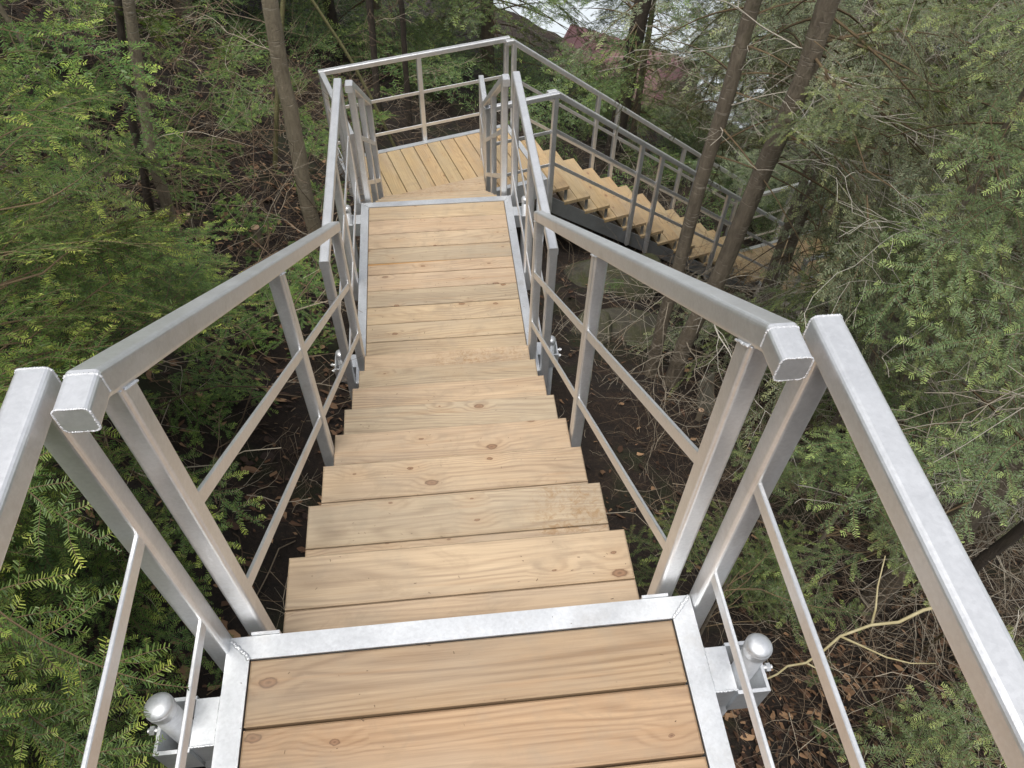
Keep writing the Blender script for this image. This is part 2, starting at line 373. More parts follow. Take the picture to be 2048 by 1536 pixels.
# ------------------------------------------------------------------ the galvanized staircase
TW = .046
SEC = rrect(TW, TW, .009, 4)
RAIL_H = .86
wr = random.Random(11)
def board(mb, x0, x1, y0, y1, z1, th=.038, along='x', bt=None, poly=None):
    """a board with eased edges; poly optionally gives a tapered plan outline (far edge heights per end)"""
    r = .004; bt = wr.random() if bt is None else bt; off = (wr.uniform(0, 90), wr.uniform(0, 90), wr.uniform(0, 90))
    if along == 'x':
        ya, yb = (y0, y1) if poly is None else (None, None)
        sec = [(0, -th), (0, -r), (r, 0), ('w', 0), ('w', -r), ('w', -th)]
        vs = []; wc = []
        for k, x in enumerate((x0, x0 + r, x1 - r, x1)):
            yy0 = y0 if poly is None else y0
            yy1 = y1 if poly is None else (poly[0] if k < 2 else poly[1])
            dz = -r if k in (0, 3) else 0
            for (a, z) in ((yy0, -th), (yy0, -r), (yy0 + r, dz), (yy1 - r, dz), (yy1, -r), (yy1, -th)):
                vs.append((x, a, z1 + z)); wc.append((x + off[0], a - y0 + off[1], z + off[2]))
    else:
        vs = []; wc = []
        for k, y in enumerate((y0, y0 + r, y1 - r, y1)):
            dz = -r if k in (0, 3) else 0
            for (a, z) in ((x0, -th), (x0, -r), (x0 + r, dz), (x1 - r, dz), (x1, -r), (x1, -th)):
                vs.append((a, y, z1 + z)); wc.append((y + off[0], a - x0 + off[1], z + off[2]))
    fs = []
    for i in range(3):
        for j in range(6):
            a, b = i*6+j, i*6+(j+1) % 6; fs.append((a, b, b+6, a+6) if along == 'y' else (a, a+6, b+6, b))
    fs.append(tuple(range(6)) if along == 'x' else tuple(range(6))[::-1]); fs.append(tuple(18+j for j in range(6))[::-1] if along == 'x' else tuple(18+j for j in range(6)))
    mb.add(vs, fs, wc, bt)

def landing(root, x0, x1, y0, y1, pitch, gap, along, wood, widths=None, depth=.15, weldc=True, fl=.050):
    """deck frame of angle/channel plus flush decking; local origin at deck-top level"""
    mb = MB(); th = .007; g = .0005
    # mitred top flanges
    for poly in ([(x0, y1), (x0+fl, y1-fl), (x1-fl, y1-fl), (x1, y1)], [(x0, y0), (x1, y0), (x1-fl, y0+fl), (x0+fl, y0+fl)],
                 [(x0, y0+g), (x0+fl, y0+fl+g), (x0+fl, y1-fl-g), (x0, y1-g)], [(x1, y0+g), (x1, y1-g), (x1-fl, y1-fl-g), (x1-fl, y0+fl+g)]):
        mb.prism(poly[::-1] if poly[0] == (x0, y1) else poly, -th, 0)
    d = th * 1.02
    for a in ((x0, x0+th, y0, y1), (x1-th, x1, y0, y1), (x0+d, x1-d, y0, y0+th), (x0+d, x1-d, y1-th, y1)):
        mb.box(a[0], a[1], a[2], a[3], -depth, -th - .0004)
    for a in ((x0+d, x0+.045, y0+.01, y1-.01), (x1-.045, x1-d, y0+.01, y1-.01)): mb.box(*a, -depth-.001, -depth+.006)
    if weldc:
        for cx, cy, sx, sy in ((x0, y1, 1, -1), (x1, y1, -1, -1), (x0, y0, 1, 1), (x1, y0, -1, 1)):
            mb.weld((cx+sx*.004, cy+sy*.004, .0012), (cx+sx*fl*.97, cy+sy*fl*.97, .0012), .0048)
    mb.build('deck_frame', METAL_F, root)
    dk = MB(); e = .0025
    if along == 'x':
        y = y1 - fl - e; k = 0
        while y > y0 + fl + .03:
            wd = (widths[k] if widths and k < len(widths) else pitch) - gap; ya = max(y - wd, y0 + fl + e)
            board(dk, x0+fl+e, x1-fl-e, ya, y, -.001 - wr.random()*.0015); y = y - wd - gap; k += 1
        dk2 = MB(); dk2.box(x0+.02, x1-.02, y0+.02, y1-.02, -.075, -.06)
    else:
        x = x1 - fl - e
        while x > x0 + fl + .03:
            xa = max(x - pitch + gap, x0 + fl + e)
            board(dk, xa, x, y0+fl+e, y1-fl-e, -.001 - wr.random()*.0015, along='y'); x -= pitch
        dk2 = MB(); dk2.box(x0+.02, x1-.02, y0+.02, y1-.02, -.075, -.06)
    dk.build('decking', wood, root)
    dk2.build('joist_tray', METAL_D, root)

def flight(root, n, run, rise, half, nose0, wood, wedge=None, stringer_mat=METAL_D):
    """treads going down along +y from local z=0; each tread two boards"""
    for i in range(1, n + 1):
        mb = MB(); yn = nose0 + run * i; z = -rise * i
        b1 = wr.random(); b2 = wr.random()
        if wedge and i == n:
            yl, yr = wedge
            board(mb, -half, half, yn - .283, yn - .1435, z, bt=b1)
            board(mb, -half, half, yn - .1400, yn - .001, z, bt=b2)
            sl_ = (yr - yl) / (2 * half)
            # tapering infill strips following the turned landing
            x_s = -half + (yn + .002 - yl) / sl_ if yl < yn else -half
            x_s = max(x_s, -half)
            r_ = (yn + .1, )
            board(mb, x_s + .01, half, yn + .0012, yn + .002, z, bt=b1, poly=(yn + .008, min(yr, yn + .002 + (half - x_s) * sl_)))
        else:
            board(mb, -half, half, yn - .2835, yn - .1438, z - wr.random()*.001, bt=b1)
            board(mb, -half, half, yn - .1405, yn, z, bt=b2)
        t = mb.build('tread', wood, root)
        sb = MB()
        for s in (-1, 1):
            x = s * (half - .03)
            sb.box(x-.003, x+.003, yn-.035, yn-.005, z-.22, z-.0385)
            sb.box(x-.02, x+.02, yn-.275, yn-.005, z-.0445, z-.0385)
        sb.box(-half+.0505, half-.0505, yn-.16, yn-.12, z-.0446, z-.0386)
        sb.build('tread_bracket', METAL_D, root)
    y_end = nose0 + run * n
    for s in (-1, 1):
        x = s * (half - .006); sl_ = rise / run
        st = MB(); c = rrect(.008, .15, .002, 1)
        p0 = (nose0 - .02, -.30 + .0); p1 = (y_end - .02, -.30 - sl_ * (y_end - nose0) + 0.02)
        st.sweep([p0, p1], c, x=x)
        for dz in (-.071, .071): st.sweep([(p0[0], p0[1]+dz), (p1[0], p1[1]+dz)], rrect(.04, .008, .002, 1), x=x - s*.024)
        st.build('stringer', stringer_mat, root)

def railing(root, x, path, posts, side, bars=(.355, .70), weld=False, bar_rng=None, mat=None, extra=None):
    """tube handrail along path [(y,z)] (tube centre), posts [(y, z_bottom)], flat bars below following the path"""
    mat = mat or METAL
    tr = MB(); tr.sweep(path, SEC, x=x)
    if extra: tr.add(extra.v, extra.f)
    def zat(y):
        for (a, b) in zip(path[:-1], path[1:]):
            if a[0] - 1e-6 <= y <= b[0] + 1e-6 and b[0] > a[0]: return a[1] + (b[1]-a[1]) * (y-a[0]) / (b[0]-a[0])
        return path[0][1] if y < path[0][0] else path[-1][1]
    h = TW / 2
    if weld:
        for i, (py, pz) in enumerate(path[:2]):
            tr.weld_ring(x, py + (.001 if i == 0 else 0), pz, .0018)
    tr.build('top_rail', mat, root)
    for (py, zb) in posts:
        p = MB(); slope = (zat(py+.01) - zat(py-.01)) / .02
        zt = zat(py) - .002
        p.sweep([(py, zb), (py, zt)], [(a * .965, b * .965) for a, b in SEC], x=x)
        if weld:
            zu = zat(py - h) - h * math.sqrt(1 + slope**2)
            p.weld((x-h*.8, py-h-.001, zu), (x+h*.8, py-h-.001, zu), .0030); p.weld((x-h*side*1.0, py-h*.8, zu+.2*h*slope), (x-h*side*1.0, py+h*.8, zu + slope*TW*.9), .0026)
        p.build('post', mat, root)
    y0, y1 = bar_rng or (posts[0][0], posts[-1][0])
    for d in bars:
        b = MB(); pts = [(y0, zat(y0) - d)] + [(py, pz - d) for py, pz in path if y0 < py < y1] + [(y1, zat(y1) - d)]
        b.sweep(pts, rrect(.008, .032, .0015, 1), x=x - side * .012)
        if weld: b.weld((x - side*.012 - .004, y0, zat(y0)-d+.016), (x - side*.012 - .004, y0, zat(y0)-d-.016), .004)
        b.build('mid_rail', mat, root)

def pile(root_parent_label, x, y, ztop, side, frame_x, label, zg=None, rot=None):
    """driven pipe pile with domed cap, in world coordinates"""
    zg = float(gh(x, y)) - .3 if zg is None else zg
    t = thing('support_pile', (x, y, zg), label=label, cat='support post', group='capped steel pipe piles under the stairs')
    p = MB(); p.tube([(0, 0, 0), (0, 0, ztop - zg - .02)], .0245, 20); p.build('pipe', METAL_F, t, True)
    c = MB(); zc = ztop - zg; pts = []; rad = []
    c.tube([(0, 0, zc-.038), (0, 0, zc-.030), (0, 0, zc-.014)], [.0262, .0275, .0278], 24, cap=False)
    c.tube([(0, 0, zc-.0142), (0, 0, zc-.0125), (0, 0, zc-.0115)], [.0279, .0276, .0262], 24, cap=False)
    for k in range(0, 8):
        a = R(90*k/7.2); pts.append((0, 0, zc-.0118+.0135*math.sin(a))); rad.append(.0264*math.cos(a))
    c.tube(pts, rad, 24); c.build('cap', METAL_F, t, True)
    return t

def pile_bracket(root, xf, y, px, side):
    """box arm from the deck side out to a U clamp round the pile, with two clamp bolts (local coords)"""
    b = MB(); x0, x1 = sorted((xf, px - side*.030))
    z1 = -.012; z0 = -.115; ya, yb = y - .047, y + .047
    b.box(x0, x1, ya, yb, z0, z1)
    # U clamp
    xa, xb = sorted((px - side*.0295, px + side*.034))
    b.box(xa, xb, ya - .008, ya - .0002, z0 - .01, z1 - .004)
    b.box(xa, xb, yb + .0002, yb + .008, z0 - .01, z1 - .004)
    b.box(*sorted((px + side*.0342, px + side*.041)), ya - .008, yb + .008, z0 - .01, z1 - .004)
    b.weld((xf + side*.001, ya, z1), (xf + side*.001, yb, z1), .0035); b.weld((xf, ya, z1), (px - side*.03, ya, z1), .0025)
    o = b.build('pile_bracket', METAL_F, root)
    for dz in (-.035, -.085):
        t = MB(); t.tube([(px + side*.034, y, dz), (px + side*.066, y, dz)], .005, 8); t.tube([(px + side*.052, y, dz), (px + side*.061, y, dz)], .0098, 6)
        t.build('bolt', METAL, o)

# --- landing 1 (the viewer stands on it)
L1 = thing('landing_platform', (0, 0, 0), label='nearest landing with wide pinkish boards in a shiny frame, cut by the bottom edge', cat='landing')
landing(L1, -.510, .510, -1.75, 0, .1408, .0065, 'x', WOOD_A)
for s in (-1, 1):
    pile_bracket(L1, s*.5105, -.165, s*.592, s)
    pile_bracket(L1, s*.5105, -1.45, s*.592, s)
pile('', -.592, -.165, .115, -1, 0, 'pipe pile with domed cap left of the nearest landing')
pile('', .592, -.165, .115, 1, 0, 'pipe pile with domed cap right of the nearest landing')
for s, nm in ((-1, 'left'), (1, 'right')):
    r = thing('railing', (0, 0, 0), label='tube railing along the %s side of the nearest landing, running out of frame' % nm, cat='railing', group='galvanized railings')
    path = [(-1.75, RAIL_H), (.012, RAIL_H)]; rx = .534 if s > 0 else -.526
    w_ = MB(); w_.weld_ring(rx, .0115, RAIL_H, .0017)
    for d in (.355, .70): w_.weld((rx - s*.017, .0, RAIL_H-d+.018), (rx - s*.017, .0, RAIL_H-d-.016), .005)
    railing(r, rx, path, [(-1.7, -.14), (-.85, -.14), (-.012, -.14)], s, weld=False, bar_rng=(-1.7, .0), extra=w_)

# --- flight 1
F1 = thing('stair_flight', (0, 0, 0), label='first flight of eight wooden treads going straight down from the nearest landing', cat='stairs', group='stair flights')
flight(F1, 8, .2604, .18, .439, .016, WOOD_B)
for s in (-1, 1):
    tb = MB(); tb.box(*sorted((s*.40, s*.46)), .0008, .0062, -.03, .007); tb.build('mounting_tab', METAL_F, F1)
SL = .18 / .2604
for s, nm in ((-1, 'left'), (1, 'right')):
    r = thing('railing', (0, 0, 0), label='sloping tube railing on the %s of the first flight below the nearest landing' % nm, cat='railing', group='galvanized railings')
    zb = lambda y: RAIL_H - SL * (y - .0) - .012
    path = [(-.062, RAIL_H), (-.004, RAIL_H), (2.135, RAIL_H - .683 * 2.139)]
    railing(r, .466 if s > 0 else -.462, path, [(.046, -.25), (.985, -.93), (2.113, -1.72)], s, weld=True)

# --- landing 2
L2 = thing('landing_platform', (0, 0, -1.62), label='second landing below the first flight, pale crosswise boards in a metal frame', cat='landing')
landing(L2, -.510, .510, 2.06, 3.657, .1425, .005, 'x', WOOD_B, widths=[.1425, .1425, .1425, .1425, .105])
for s in (-1, 1):
    pile_bracket(L2, s*.5105, 3.50, s*.592, s)
    pile_bracket(L2, s*.5105, 2.24, s*.592, s)
    pile('', s*.592, 3.50, -1.52, s, 0, 'pipe pile with domed cap at the far %s corner of the second landing' % ('left' if s < 0 else 'right'))
    pile('', s*.592, 2.24, -1.55, s, 0, 'pipe pile in a bolted clamp at the near %s corner of the second landing' % ('left' if s < 0 else 'right'))
for s, nm in ((-1, 'left'), (1, 'right')):
    r = thing('railing', (0, 0, -1.62), label='level tube railing along the %s side of the second landing' % nm, cat='railing', group='galvanized railings')
    railing(r, s*.534, [(2.06, RAIL_H), (3.69, RAIL_H)], [(2.083, -.14), (2.88, -.14), (3.665, -.14)], s)

# --- flight 2 (last tread tapers onto the turned landing)
F2 = thing('stair_flight', (0, 3.657, -1.62), label='short second flight down to the turned landing, its last tread tapered and muddy', cat='stairs', group='stair flights')
flight(F2, 5, .26, .18, .439, .003, WOOD_B, wedge=(1.27, 1.515))
zz = lambda y: RAIL_H - .692 * max(0, (y - 0.0))
r = thing('railing', (0, 3.657, -1.62), label='short sloping railing on the left of the second flight', cat='railing', group='galvanized railings')
railing(r, -.466, [(-.06, RAIL_H), (0, RAIL_H), (1.135, zz(1.135))], [(.045, -.25), (.58, -.62), (1.11, -1.1)], -1)
r = thing('railing', (0, 3.657, -1.62), label='sloping railing on the right of the second flight, ending in a short level piece', cat='railing', group='galvanized railings')
railing(r, .466, [(-.06, RAIL_H), (0, RAIL_H), (1.615, zz(1.615)), (2.05, zz(1.615))], [(.045, -.25), (.82, -.8), (1.585, -1.1), (2.03, -1.1)], 1)

# --- landing 3 (turned)
A3 = math.atan2(.27878, .96035); Z3 = -2.70; O3 = (1.049, 5.319, Z3)
L3 = thing('landing_platform', O3, A3, label='turned third landing with yellowish boards running lengthwise', cat='landing')
landing(L3, -1.745, 0, 0, 1.012, .1375, .0065, 'y', WOOD_C, depth=.2)
def w3(s, t, z=0):
    d = np.array([.96035, .27878]); e = np.array([-.27878, .96035]); q = np.array(O3[:2]) + d*s + e*t
    return (q[0], q[1], Z3 + z)
# railings of landing 3: local y of each railing runs along the railing
def rail3(label, s0, t0, ang, L_, posts, side, **k):
    r = thing('railing', w3(s0, t0), A3 + ang, label=label, cat='railing', group='galvanized railings')
    railing(r, 0, [(0, RAIL_H), (L_, RAIL_H)], posts, side, **k); return r
rail3('far railing of the turned landing, one post in its middle', 0.02, 1.036, R(90), 1.80, [(.03, -.18), (.89, -.18), (1.775, -.18)], 1)
rail3('left end railing of the turned landing', -1.757, -.02, 0, 1.033, [(.03, -.18), (.5, -.18)], -1, bar_rng=(.03, 1.03))
rail3('near railing of the turned landing beside the dark post', .045, -.024, R(90), .68, [(.025, -.25), (.655, -.18)], -1)
for s_, t_, nm in ((-1.55, 1.10, 'far left'), (-.12, -.10, 'near right'), (-.15, 1.10, 'far right')):
    x, y, z = w3(s_, t_); pile('', x, y, Z3 - .04, 1, 0, 'pipe pile under the %s corner of the turned landing' % nm)

# --- flight 3
F3 = thing('stair_flight', w3(.0, .49), A3 - R(90), label='long third flight descending to the right behind the trees', cat='stairs', group='stair flights')
N3 = 13; RUN3 = .243
flight(F3, N3, RUN3, .18, .44, .025, WOOD_C)
S3 = .18 / RUN3; LEN3 = RUN3 * N3 + .1
for lx, nm, sd_ in ((-.482, 'far', -1), (.470, 'near', 1)):
    r = thing('railing', w3(.0, .49), A3 - R(90), label='long sloping railing on the %s side of the third flight' % nm, cat='railing', group='galvanized railings')
    path = [(-.04, RAIL_H), (.03, RAIL_H), (LEN3 + .02, RAIL_H - S3 * (LEN3 - .01))]
    railing(r, lx, path, [(yy, -S3 * yy - .36) for yy in (.045, 1.01, 1.265, 2.23, 2.49, LEN3 - .03)], sd_, mat=METAL if nm == 'far' else METAL)
# --- landing 4
Z4 = Z3 - .18 * (N3 + 1)
p4 = w3(LEN3 - .05, -.42)
L4 = thing('landing_platform', (p4[0], p4[1], Z4), A3, label='lowest landing half hidden behind the leaning trunks', cat='landing')
landing(L4, 0, 1.5, 0, 1.20, .1425, .003, 'y', WOOD_C, weldc=False)
for nm, s0, t0, ang, L_, sd_ in (('far', 1.5, 1.235, 90, 1.5, 1), ('near', 1.5, -.03, 90, 1.5, -1)):
    x, y, z = w3(LEN3 - .05 + s0, -.42 + t0)
    r = thing('railing', (x, y, Z4), A3 + R(ang), label='%s railing of the lowest landing, glimpsed between branches' % nm, cat='railing', group='galvanized railings')
    railing(r, 0, [(0, RAIL_H), (L_, RAIL_H)], [(.03, -.14), (.75, -.14), (L_ - .03, -.14)], sd_)
for q in ((.1, -.05), (1.4, -.05), (.1, 1.4), (1.4, 1.4)):
    pass
for k, (a, b, nm) in enumerate(((.2, -.08, 'near'), (1.3, 1.28, 'far'))):
    x, y, z = w3(LEN3 - .05 + a, -.42 + b); pile('', x, y, Z4 - .05, 1, 0, 'pipe pile on the %s side of the lowest landing' % nm)


# ------------------------------------------------------------------ vegetation
def rotm(az, el=0, roll=0):
    ca, sa, ce, se, cr, sr = math.cos(az), math.sin(az), math.cos(el), math.sin(el), math.cos(roll), math.sin(roll)
    Z = np.array([[ca, -sa, 0], [sa, ca, 0], [0, 0, 1]]); Y = np.array([[ce, 0, -se], [0, 1, 0], [se, 0, ce]]); X = np.array([[1, 0, 0], [0, cr, -sr], [0, sr, cr]])
    return Z @ Y @ X

def make_spray(seed, L, nlen, nwid, space, sec_gap, ter_gap, depth=3, fresh=.35, bare=.12, wide=1.0, sagk=.28):
    """one flat fan-like conifer spray growing along +x. returns needle quads and stem segments"""
    g = np.random.default_rng(seed); tw = []     # twigs: (points (k,3), radius, level, freshness)
    def twig(p, a, length, slope, level, wig=.10):
        n = max(4, int(length / .02)); st = length / n; pts = [np.array(p, float)]; aa = a; cur = g.normal(0, wig) / n
        for i in range(n):
            aa += cur + g.normal(0, .035)
            pts.append(pts[-1] + st * np.array([math.cos(aa), math.sin(aa), slope - .35 * length * (i / n)]))
        return np.array(pts), aa
    main, _ = twig((0, 0, 0), 0, L, .05, 0, .18)
    tw.append((main, 0))
    arc = np.linspace(0, L, len(main))
    s = L * bare; side = 1
    while s < L * .97:
        f = s / L; k = min(len(main) - 2, int(f * (len(main) - 1))); p = main[k]; d = main[k+1] - main[k]; a0 = math.atan2(d[1], d[0])
        l2 = wide * L * (.46 * (1 - f) ** .75 * min(1, .45 + 2.2 * f) + .05) * g.uniform(.65, 1.12)
        sec, _ = twig(p, a0 + side * g.uniform(.75, 1.05), l2, g.normal(0, .13), 1, .35)
        tw.append((sec, 1))
        if depth > 2 and l2 > ter_gap * 2.5:
            s2 = l2 * .14; sd = 1
            while s2 < l2 * .96:
                f2 = s2 / l2; k2 = min(len(sec) - 2, int(f2 * (len(sec) - 1))); p2 = sec[k2]; d2 = sec[k2+1] - sec[k2]; a2 = math.atan2(d2[1], d2[0])
                l3 = (l2 * .42 * (1 - f2) ** .7 + .022) * g.uniform(.55, 1.15)
                if g.random() < .9:
                    ter, _ = twig(p2, a2 + sd * g.uniform(.7, 1.0), l3, g.normal(0, .18), 2, .3); tw.append((ter, 2))
                s2 += ter_gap * g.uniform(.6, 1.3); sd = -sd
        s += sec_gap * g.uniform(.6, 1.3); side = -side
    Q = []; rnd = []; tip = []; S = []
    for pts, lv in tw:
        seg = np.linalg.norm(np.diff(pts, axis=0), axis=1); cum = np.concatenate([[0], np.cumsum(seg)]); T = cum[-1]
        m = max(2, int(T / space)); u = (np.arange(m) + .5) / m * T
        if lv == 0: u = u[u > T * bare]
        m = len(u)
        P = np.stack([np.interp(u, cum, pts[:, i]) for i in range(3)], 1)
        P2 = np.stack([np.interp(u + 1e-3, cum, pts[:, i]) for i in range(3)], 1); D = P2 - P
        dn = np.linalg.norm(D, axis=1, keepdims=True); dn[dn < 1e-9] = 1; D = D / dn
        D[-1] = D[-2] if m > 1 else D[-1]
        isf = g.random() < fresh
        for sd in (-1, 1):
            N = np.stack([-D[:, 1] * sd, D[:, 0] * sd, np.zeros(m)], 1)
            ang = g.uniform(.95, 1.2, m)[:, None]; ln = (nlen * g.uniform(.6, 1.1, m) * np.clip((T - u) / T * 3 + .45, .45, 1))[:, None]
            dirv = D * np.cos(ang) + N * np.sin(ang); dirv[:, 2] += g.normal(.05, .13, m)
            base = P + D * (g.uniform(-.4, .4, m) * space)[:, None]
            wv = np.cross(dirv, [0, 0, 1]); wv /= np.linalg.norm(wv, axis=1, keepdims=True)
            wv = wv * nwid * .5; wv[:, 2] += g.normal(0, nwid * .18, m)
            Q.append(np.stack([base - wv * .6, base + dirv * ln * .9 - wv, base + dirv * ln + wv * .25, base + dirv * ln * .12 + wv], 1))
            rnd.append(np.clip(g.random(m) * .7 + g.random() * .3, 0, 1))
            tp = np.clip(((u / T) - .25) * 1.5, 0, 1) * (1 if isf else .12) * (lv > 0) * g.uniform(.6, 1)
            tip.append(tp)
        r0 = (.0030, .0014, .0008)[lv] * (L / .5) ** .5
        step = max(1, len(pts) // (8 if lv == 0 else 4 if lv == 1 else 2)); pp = pts[::step]
        if np.linalg.norm(pp[-1] - pts[-1]) > 1e-6: pp = np.vstack([pp, pts[-1]])
        if lv < depth:
            for i in range(len(pp) - 1): S.append((pp[i], pp[i+1], r0 * (1 - .8 * i / len(pp)), r0 * (1 - .8 * (i + 1) / len(pp))))
    Q = np.concatenate(Q); rnd = np.concatenate(rnd); tip = np.concatenate(tip)
    # gravity: outer part of the spray sags
    def sag(X): X = X.copy(); rr = np.hypot(X[..., 0], X[..., 1] * 1.2); X[..., 2] -= sagk * rr ** 2 / L; return X
    A = np.array([s_[0] for s_ in S]); B = np.array([s_[1] for s_ in S])
    return dict(Q=sag(Q), rnd=rnd, tip=tip, A=sag(A), B=sag(B), ra=np.array([s_[2] for s_ in S]), rb=np.array([s_[3] for s_ in S]), L=L)

def seg_mesh(A, B, ra, rb):
    """three sided prisms for many segments"""
    D = B - A; D /= np.maximum(np.linalg.norm(D, axis=1, keepdims=True), 1e-9)
    ref = np.where(np.abs(D[:, 2:3]) > .9, [[1., 0, 0]], [[0, 0, 1.]]); U = np.cross(D, ref); U /= np.linalg.norm(U, axis=1, keepdims=True); W = np.cross(D, U)
    V = []
    for P, r in ((A, ra), (B, rb)):
        for k in range(3):
            a = 2 * math.pi * k / 3; V.append(P + (U * math.cos(a) + W * math.sin(a)) * r[:, None])
    V = np.stack(V, 1).reshape(-1, 3); n = len(A); b = (np.arange(n) * 6)[:, None]
    F = np.concatenate([b + np.array([[k, (k+1) % 3, 3 + (k+1) % 3, 3 + k]]) for k in range(3)])
    return V, F

class Foliage:
    def __init__(s): s.Q = []; s.rnd = []; s.tip = []; s.A = []; s.B = []; s.ra = []; s.rb = []
    def spray(s, sp, pos, az, el, roll, k=1.0, tipk=1.0):
        M = rotm(az, el, roll) * k; p = np.asarray(pos)
        s.Q.append(sp['Q'] @ M.T + p); s.rnd.append(sp['rnd']); s.tip.append(sp['tip'] * tipk)
        s.A.append(sp['A'] @ M.T + p); s.B.append(sp['B'] @ M.T + p); s.ra.append(sp['ra'] * k); s.rb.append(sp['rb'] * k)
    def limb(s, p0, p1, r0, r1):
        n = 5; P = np.linspace(p0, p1, n + 1); P[1:-1, 2] += np.sin(np.linspace(0, math.pi, n + 1))[1:-1] * .06 * np.linalg.norm(np.subtract(p1, p0))
        s.A.append(P[:-1]); s.B.append(P[1:]); rr = np.linspace(r0, r1, n + 1); s.ra.append(rr[:-1]); s.rb.append(rr[1:])
    def build(s, name, parent, mat):
        if not s.Q: return None
        Q = np.concatenate(s.Q); n = len(Q); V1 = Q.reshape(-1, 3); F1 = np.arange(4 * n).reshape(-1, 4)
        V2, F2 = seg_mesh(np.concatenate(s.A), np.concatenate(s.B), np.concatenate(s.ra), np.concatenate(s.rb))
        rnd = np.concatenate([np.repeat(np.concatenate(s.rnd), 4), np.full(len(V2), .5)]); tip = np.concatenate([np.repeat(np.concatenate(s.tip), 4), np.zeros(len(V2))])
        return raw_mesh(name, np.concatenate([V1, V2]), [F1, F2 + len(V1)], [mat, STEM], parent, dict(rnd=rnd, tip=tip), fmat=np.concatenate([np.zeros(len(F1)), np.ones(len(F2))]))

def project(p):
    Rm = np.array(cam.rotation_euler.to_matrix()); q = Rm.T @ (np.asarray(p) - CAM)
    if q[2] > -.05: return None
    return 512 + 768.3 * q[0] / -q[2], 384 - 768.3 * q[1] / -q[2]
# the walkway was cleared when it was built: no limb may hang between eye height on the first landing and the stairs
CLEAR = [(120, 768), (60, 600), (60, 440), (150, 380), (330, 225), (322, 60), (512, 30), (745, 172), (835, 178), (835, 248), (760, 262), (650, 262), (600, 272), (780, 335), (830, 340), (900, 520), (1000, 768)]
def inside(pt, poly):
    x, y = pt; c = False; j = len(poly) - 1
    for i in range(len(poly)):
        (xi, yi), (xj, yj) = poly[i], poly[j]
        if (yi > y) != (yj > y) and x < (xj - xi) * (y - yi) / (yj - yi) + xi: c = not c
        j = i
    return c
def in_walk(p, below=True):
    """true when a point stands over the walkway (above tread level) inside the cleared corridor"""
    x, y, z = p
    deck = -SL * max(0, min(y, 2.1)) if y < 2.1 else -1.62 - .69 * max(0, min(y - 3.6, 1.6))
    if abs(x) < .62 and -1.8 < y < 5.6: return True
    q = project(p)
    if q is None: return True
    # sight corridor: only matters for limbs nearer than the walkway
    return inside(q, CLEAR) and np.linalg.norm(np.asarray(p) - CAM) < dist_walk(q)
def dist_walk(q):
    y = q[1]
    if q[0] > 560 and y < 280: return 9.5
    return 1.6 if y > 600 else 2.6 if y > 430 else 4.4 if y > 200 else 8.0

rg = np.random.default_rng(5)
# spray library: near (every needle), middle and far (clusters of needles)
SP0 = [make_spray(10 + i, .46, .0150, .0023, .0050, .040, .038, fresh=.35) for i in range(4)]
SPH = [make_spray(110 + i, 1.0, .0175, .0040, .0078, .052, .046, fresh=.3, wide=.62, sagk=.62) for i in range(5)]
SPB = [make_spray(90 + i, .75, .0175, .0029, .0062, .055, .045, fresh=.42) for i in range(4)]
SP1 = [make_spray(30 + i, .75, .021, .0048, .0085, .056, .042, fresh=.4) for i in range(4)]
SP2 = [make_spray(50 + i, 1.1, .040, .0085, .020, .080, .065, fresh=.3) for i in range(4)]
SP3 = [make_spray(70 + i, 1.5, .070, .0150, .050, .130, .13, fresh=.3) for i in range(3)]

def trunk_mesh(root, pts, r0, r1, mat, n=12, flare=1.35, base=(0, 0, 0)):
    P = np.array(pts, float); m = 14; t = np.linspace(0, 1, m); ts = np.linspace(0, 1, len(P))
    Q = np.stack([np.interp(t, ts, P[:, i]) for i in range(3)], 1) - np.array(base)
    g = np.random.default_rng(int(abs(P[0, 0] * 1000)) + 7); Q[1:, :2] += g.normal(0, r0 * .05, (m - 1, 2))
    Q = np.vstack([Q[:1] - [0, 0, .25], Q]); t = np.concatenate([[0], t]); vs = []
    for i in range(m + 1):
        r = (r0 + (r1 - r0) * t[i]) * (1 + (flare - 1) * math.exp(-i * 1.1))
        a = np.arange(n) * 2 * math.pi / n; rr = r * (1 + .06 * np.sin(a * 3 + i) + g.normal(0, .025, n))
        vs.append(np.stack([Q[i, 0] + rr * np.cos(a), Q[i, 1] + rr * np.sin(a), np.full(n, Q[i, 2])], 1))
    V = np.concatenate(vs); k = np.arange(n); F = np.concatenate([np.stack([i*n+k, i*n+(k+1) % n, (i+1)*n+(k+1) % n, (i+1)*n+k], 1) for i in range(m)])
    return raw_mesh('trunk', V, F, mat, root, smooth=True)

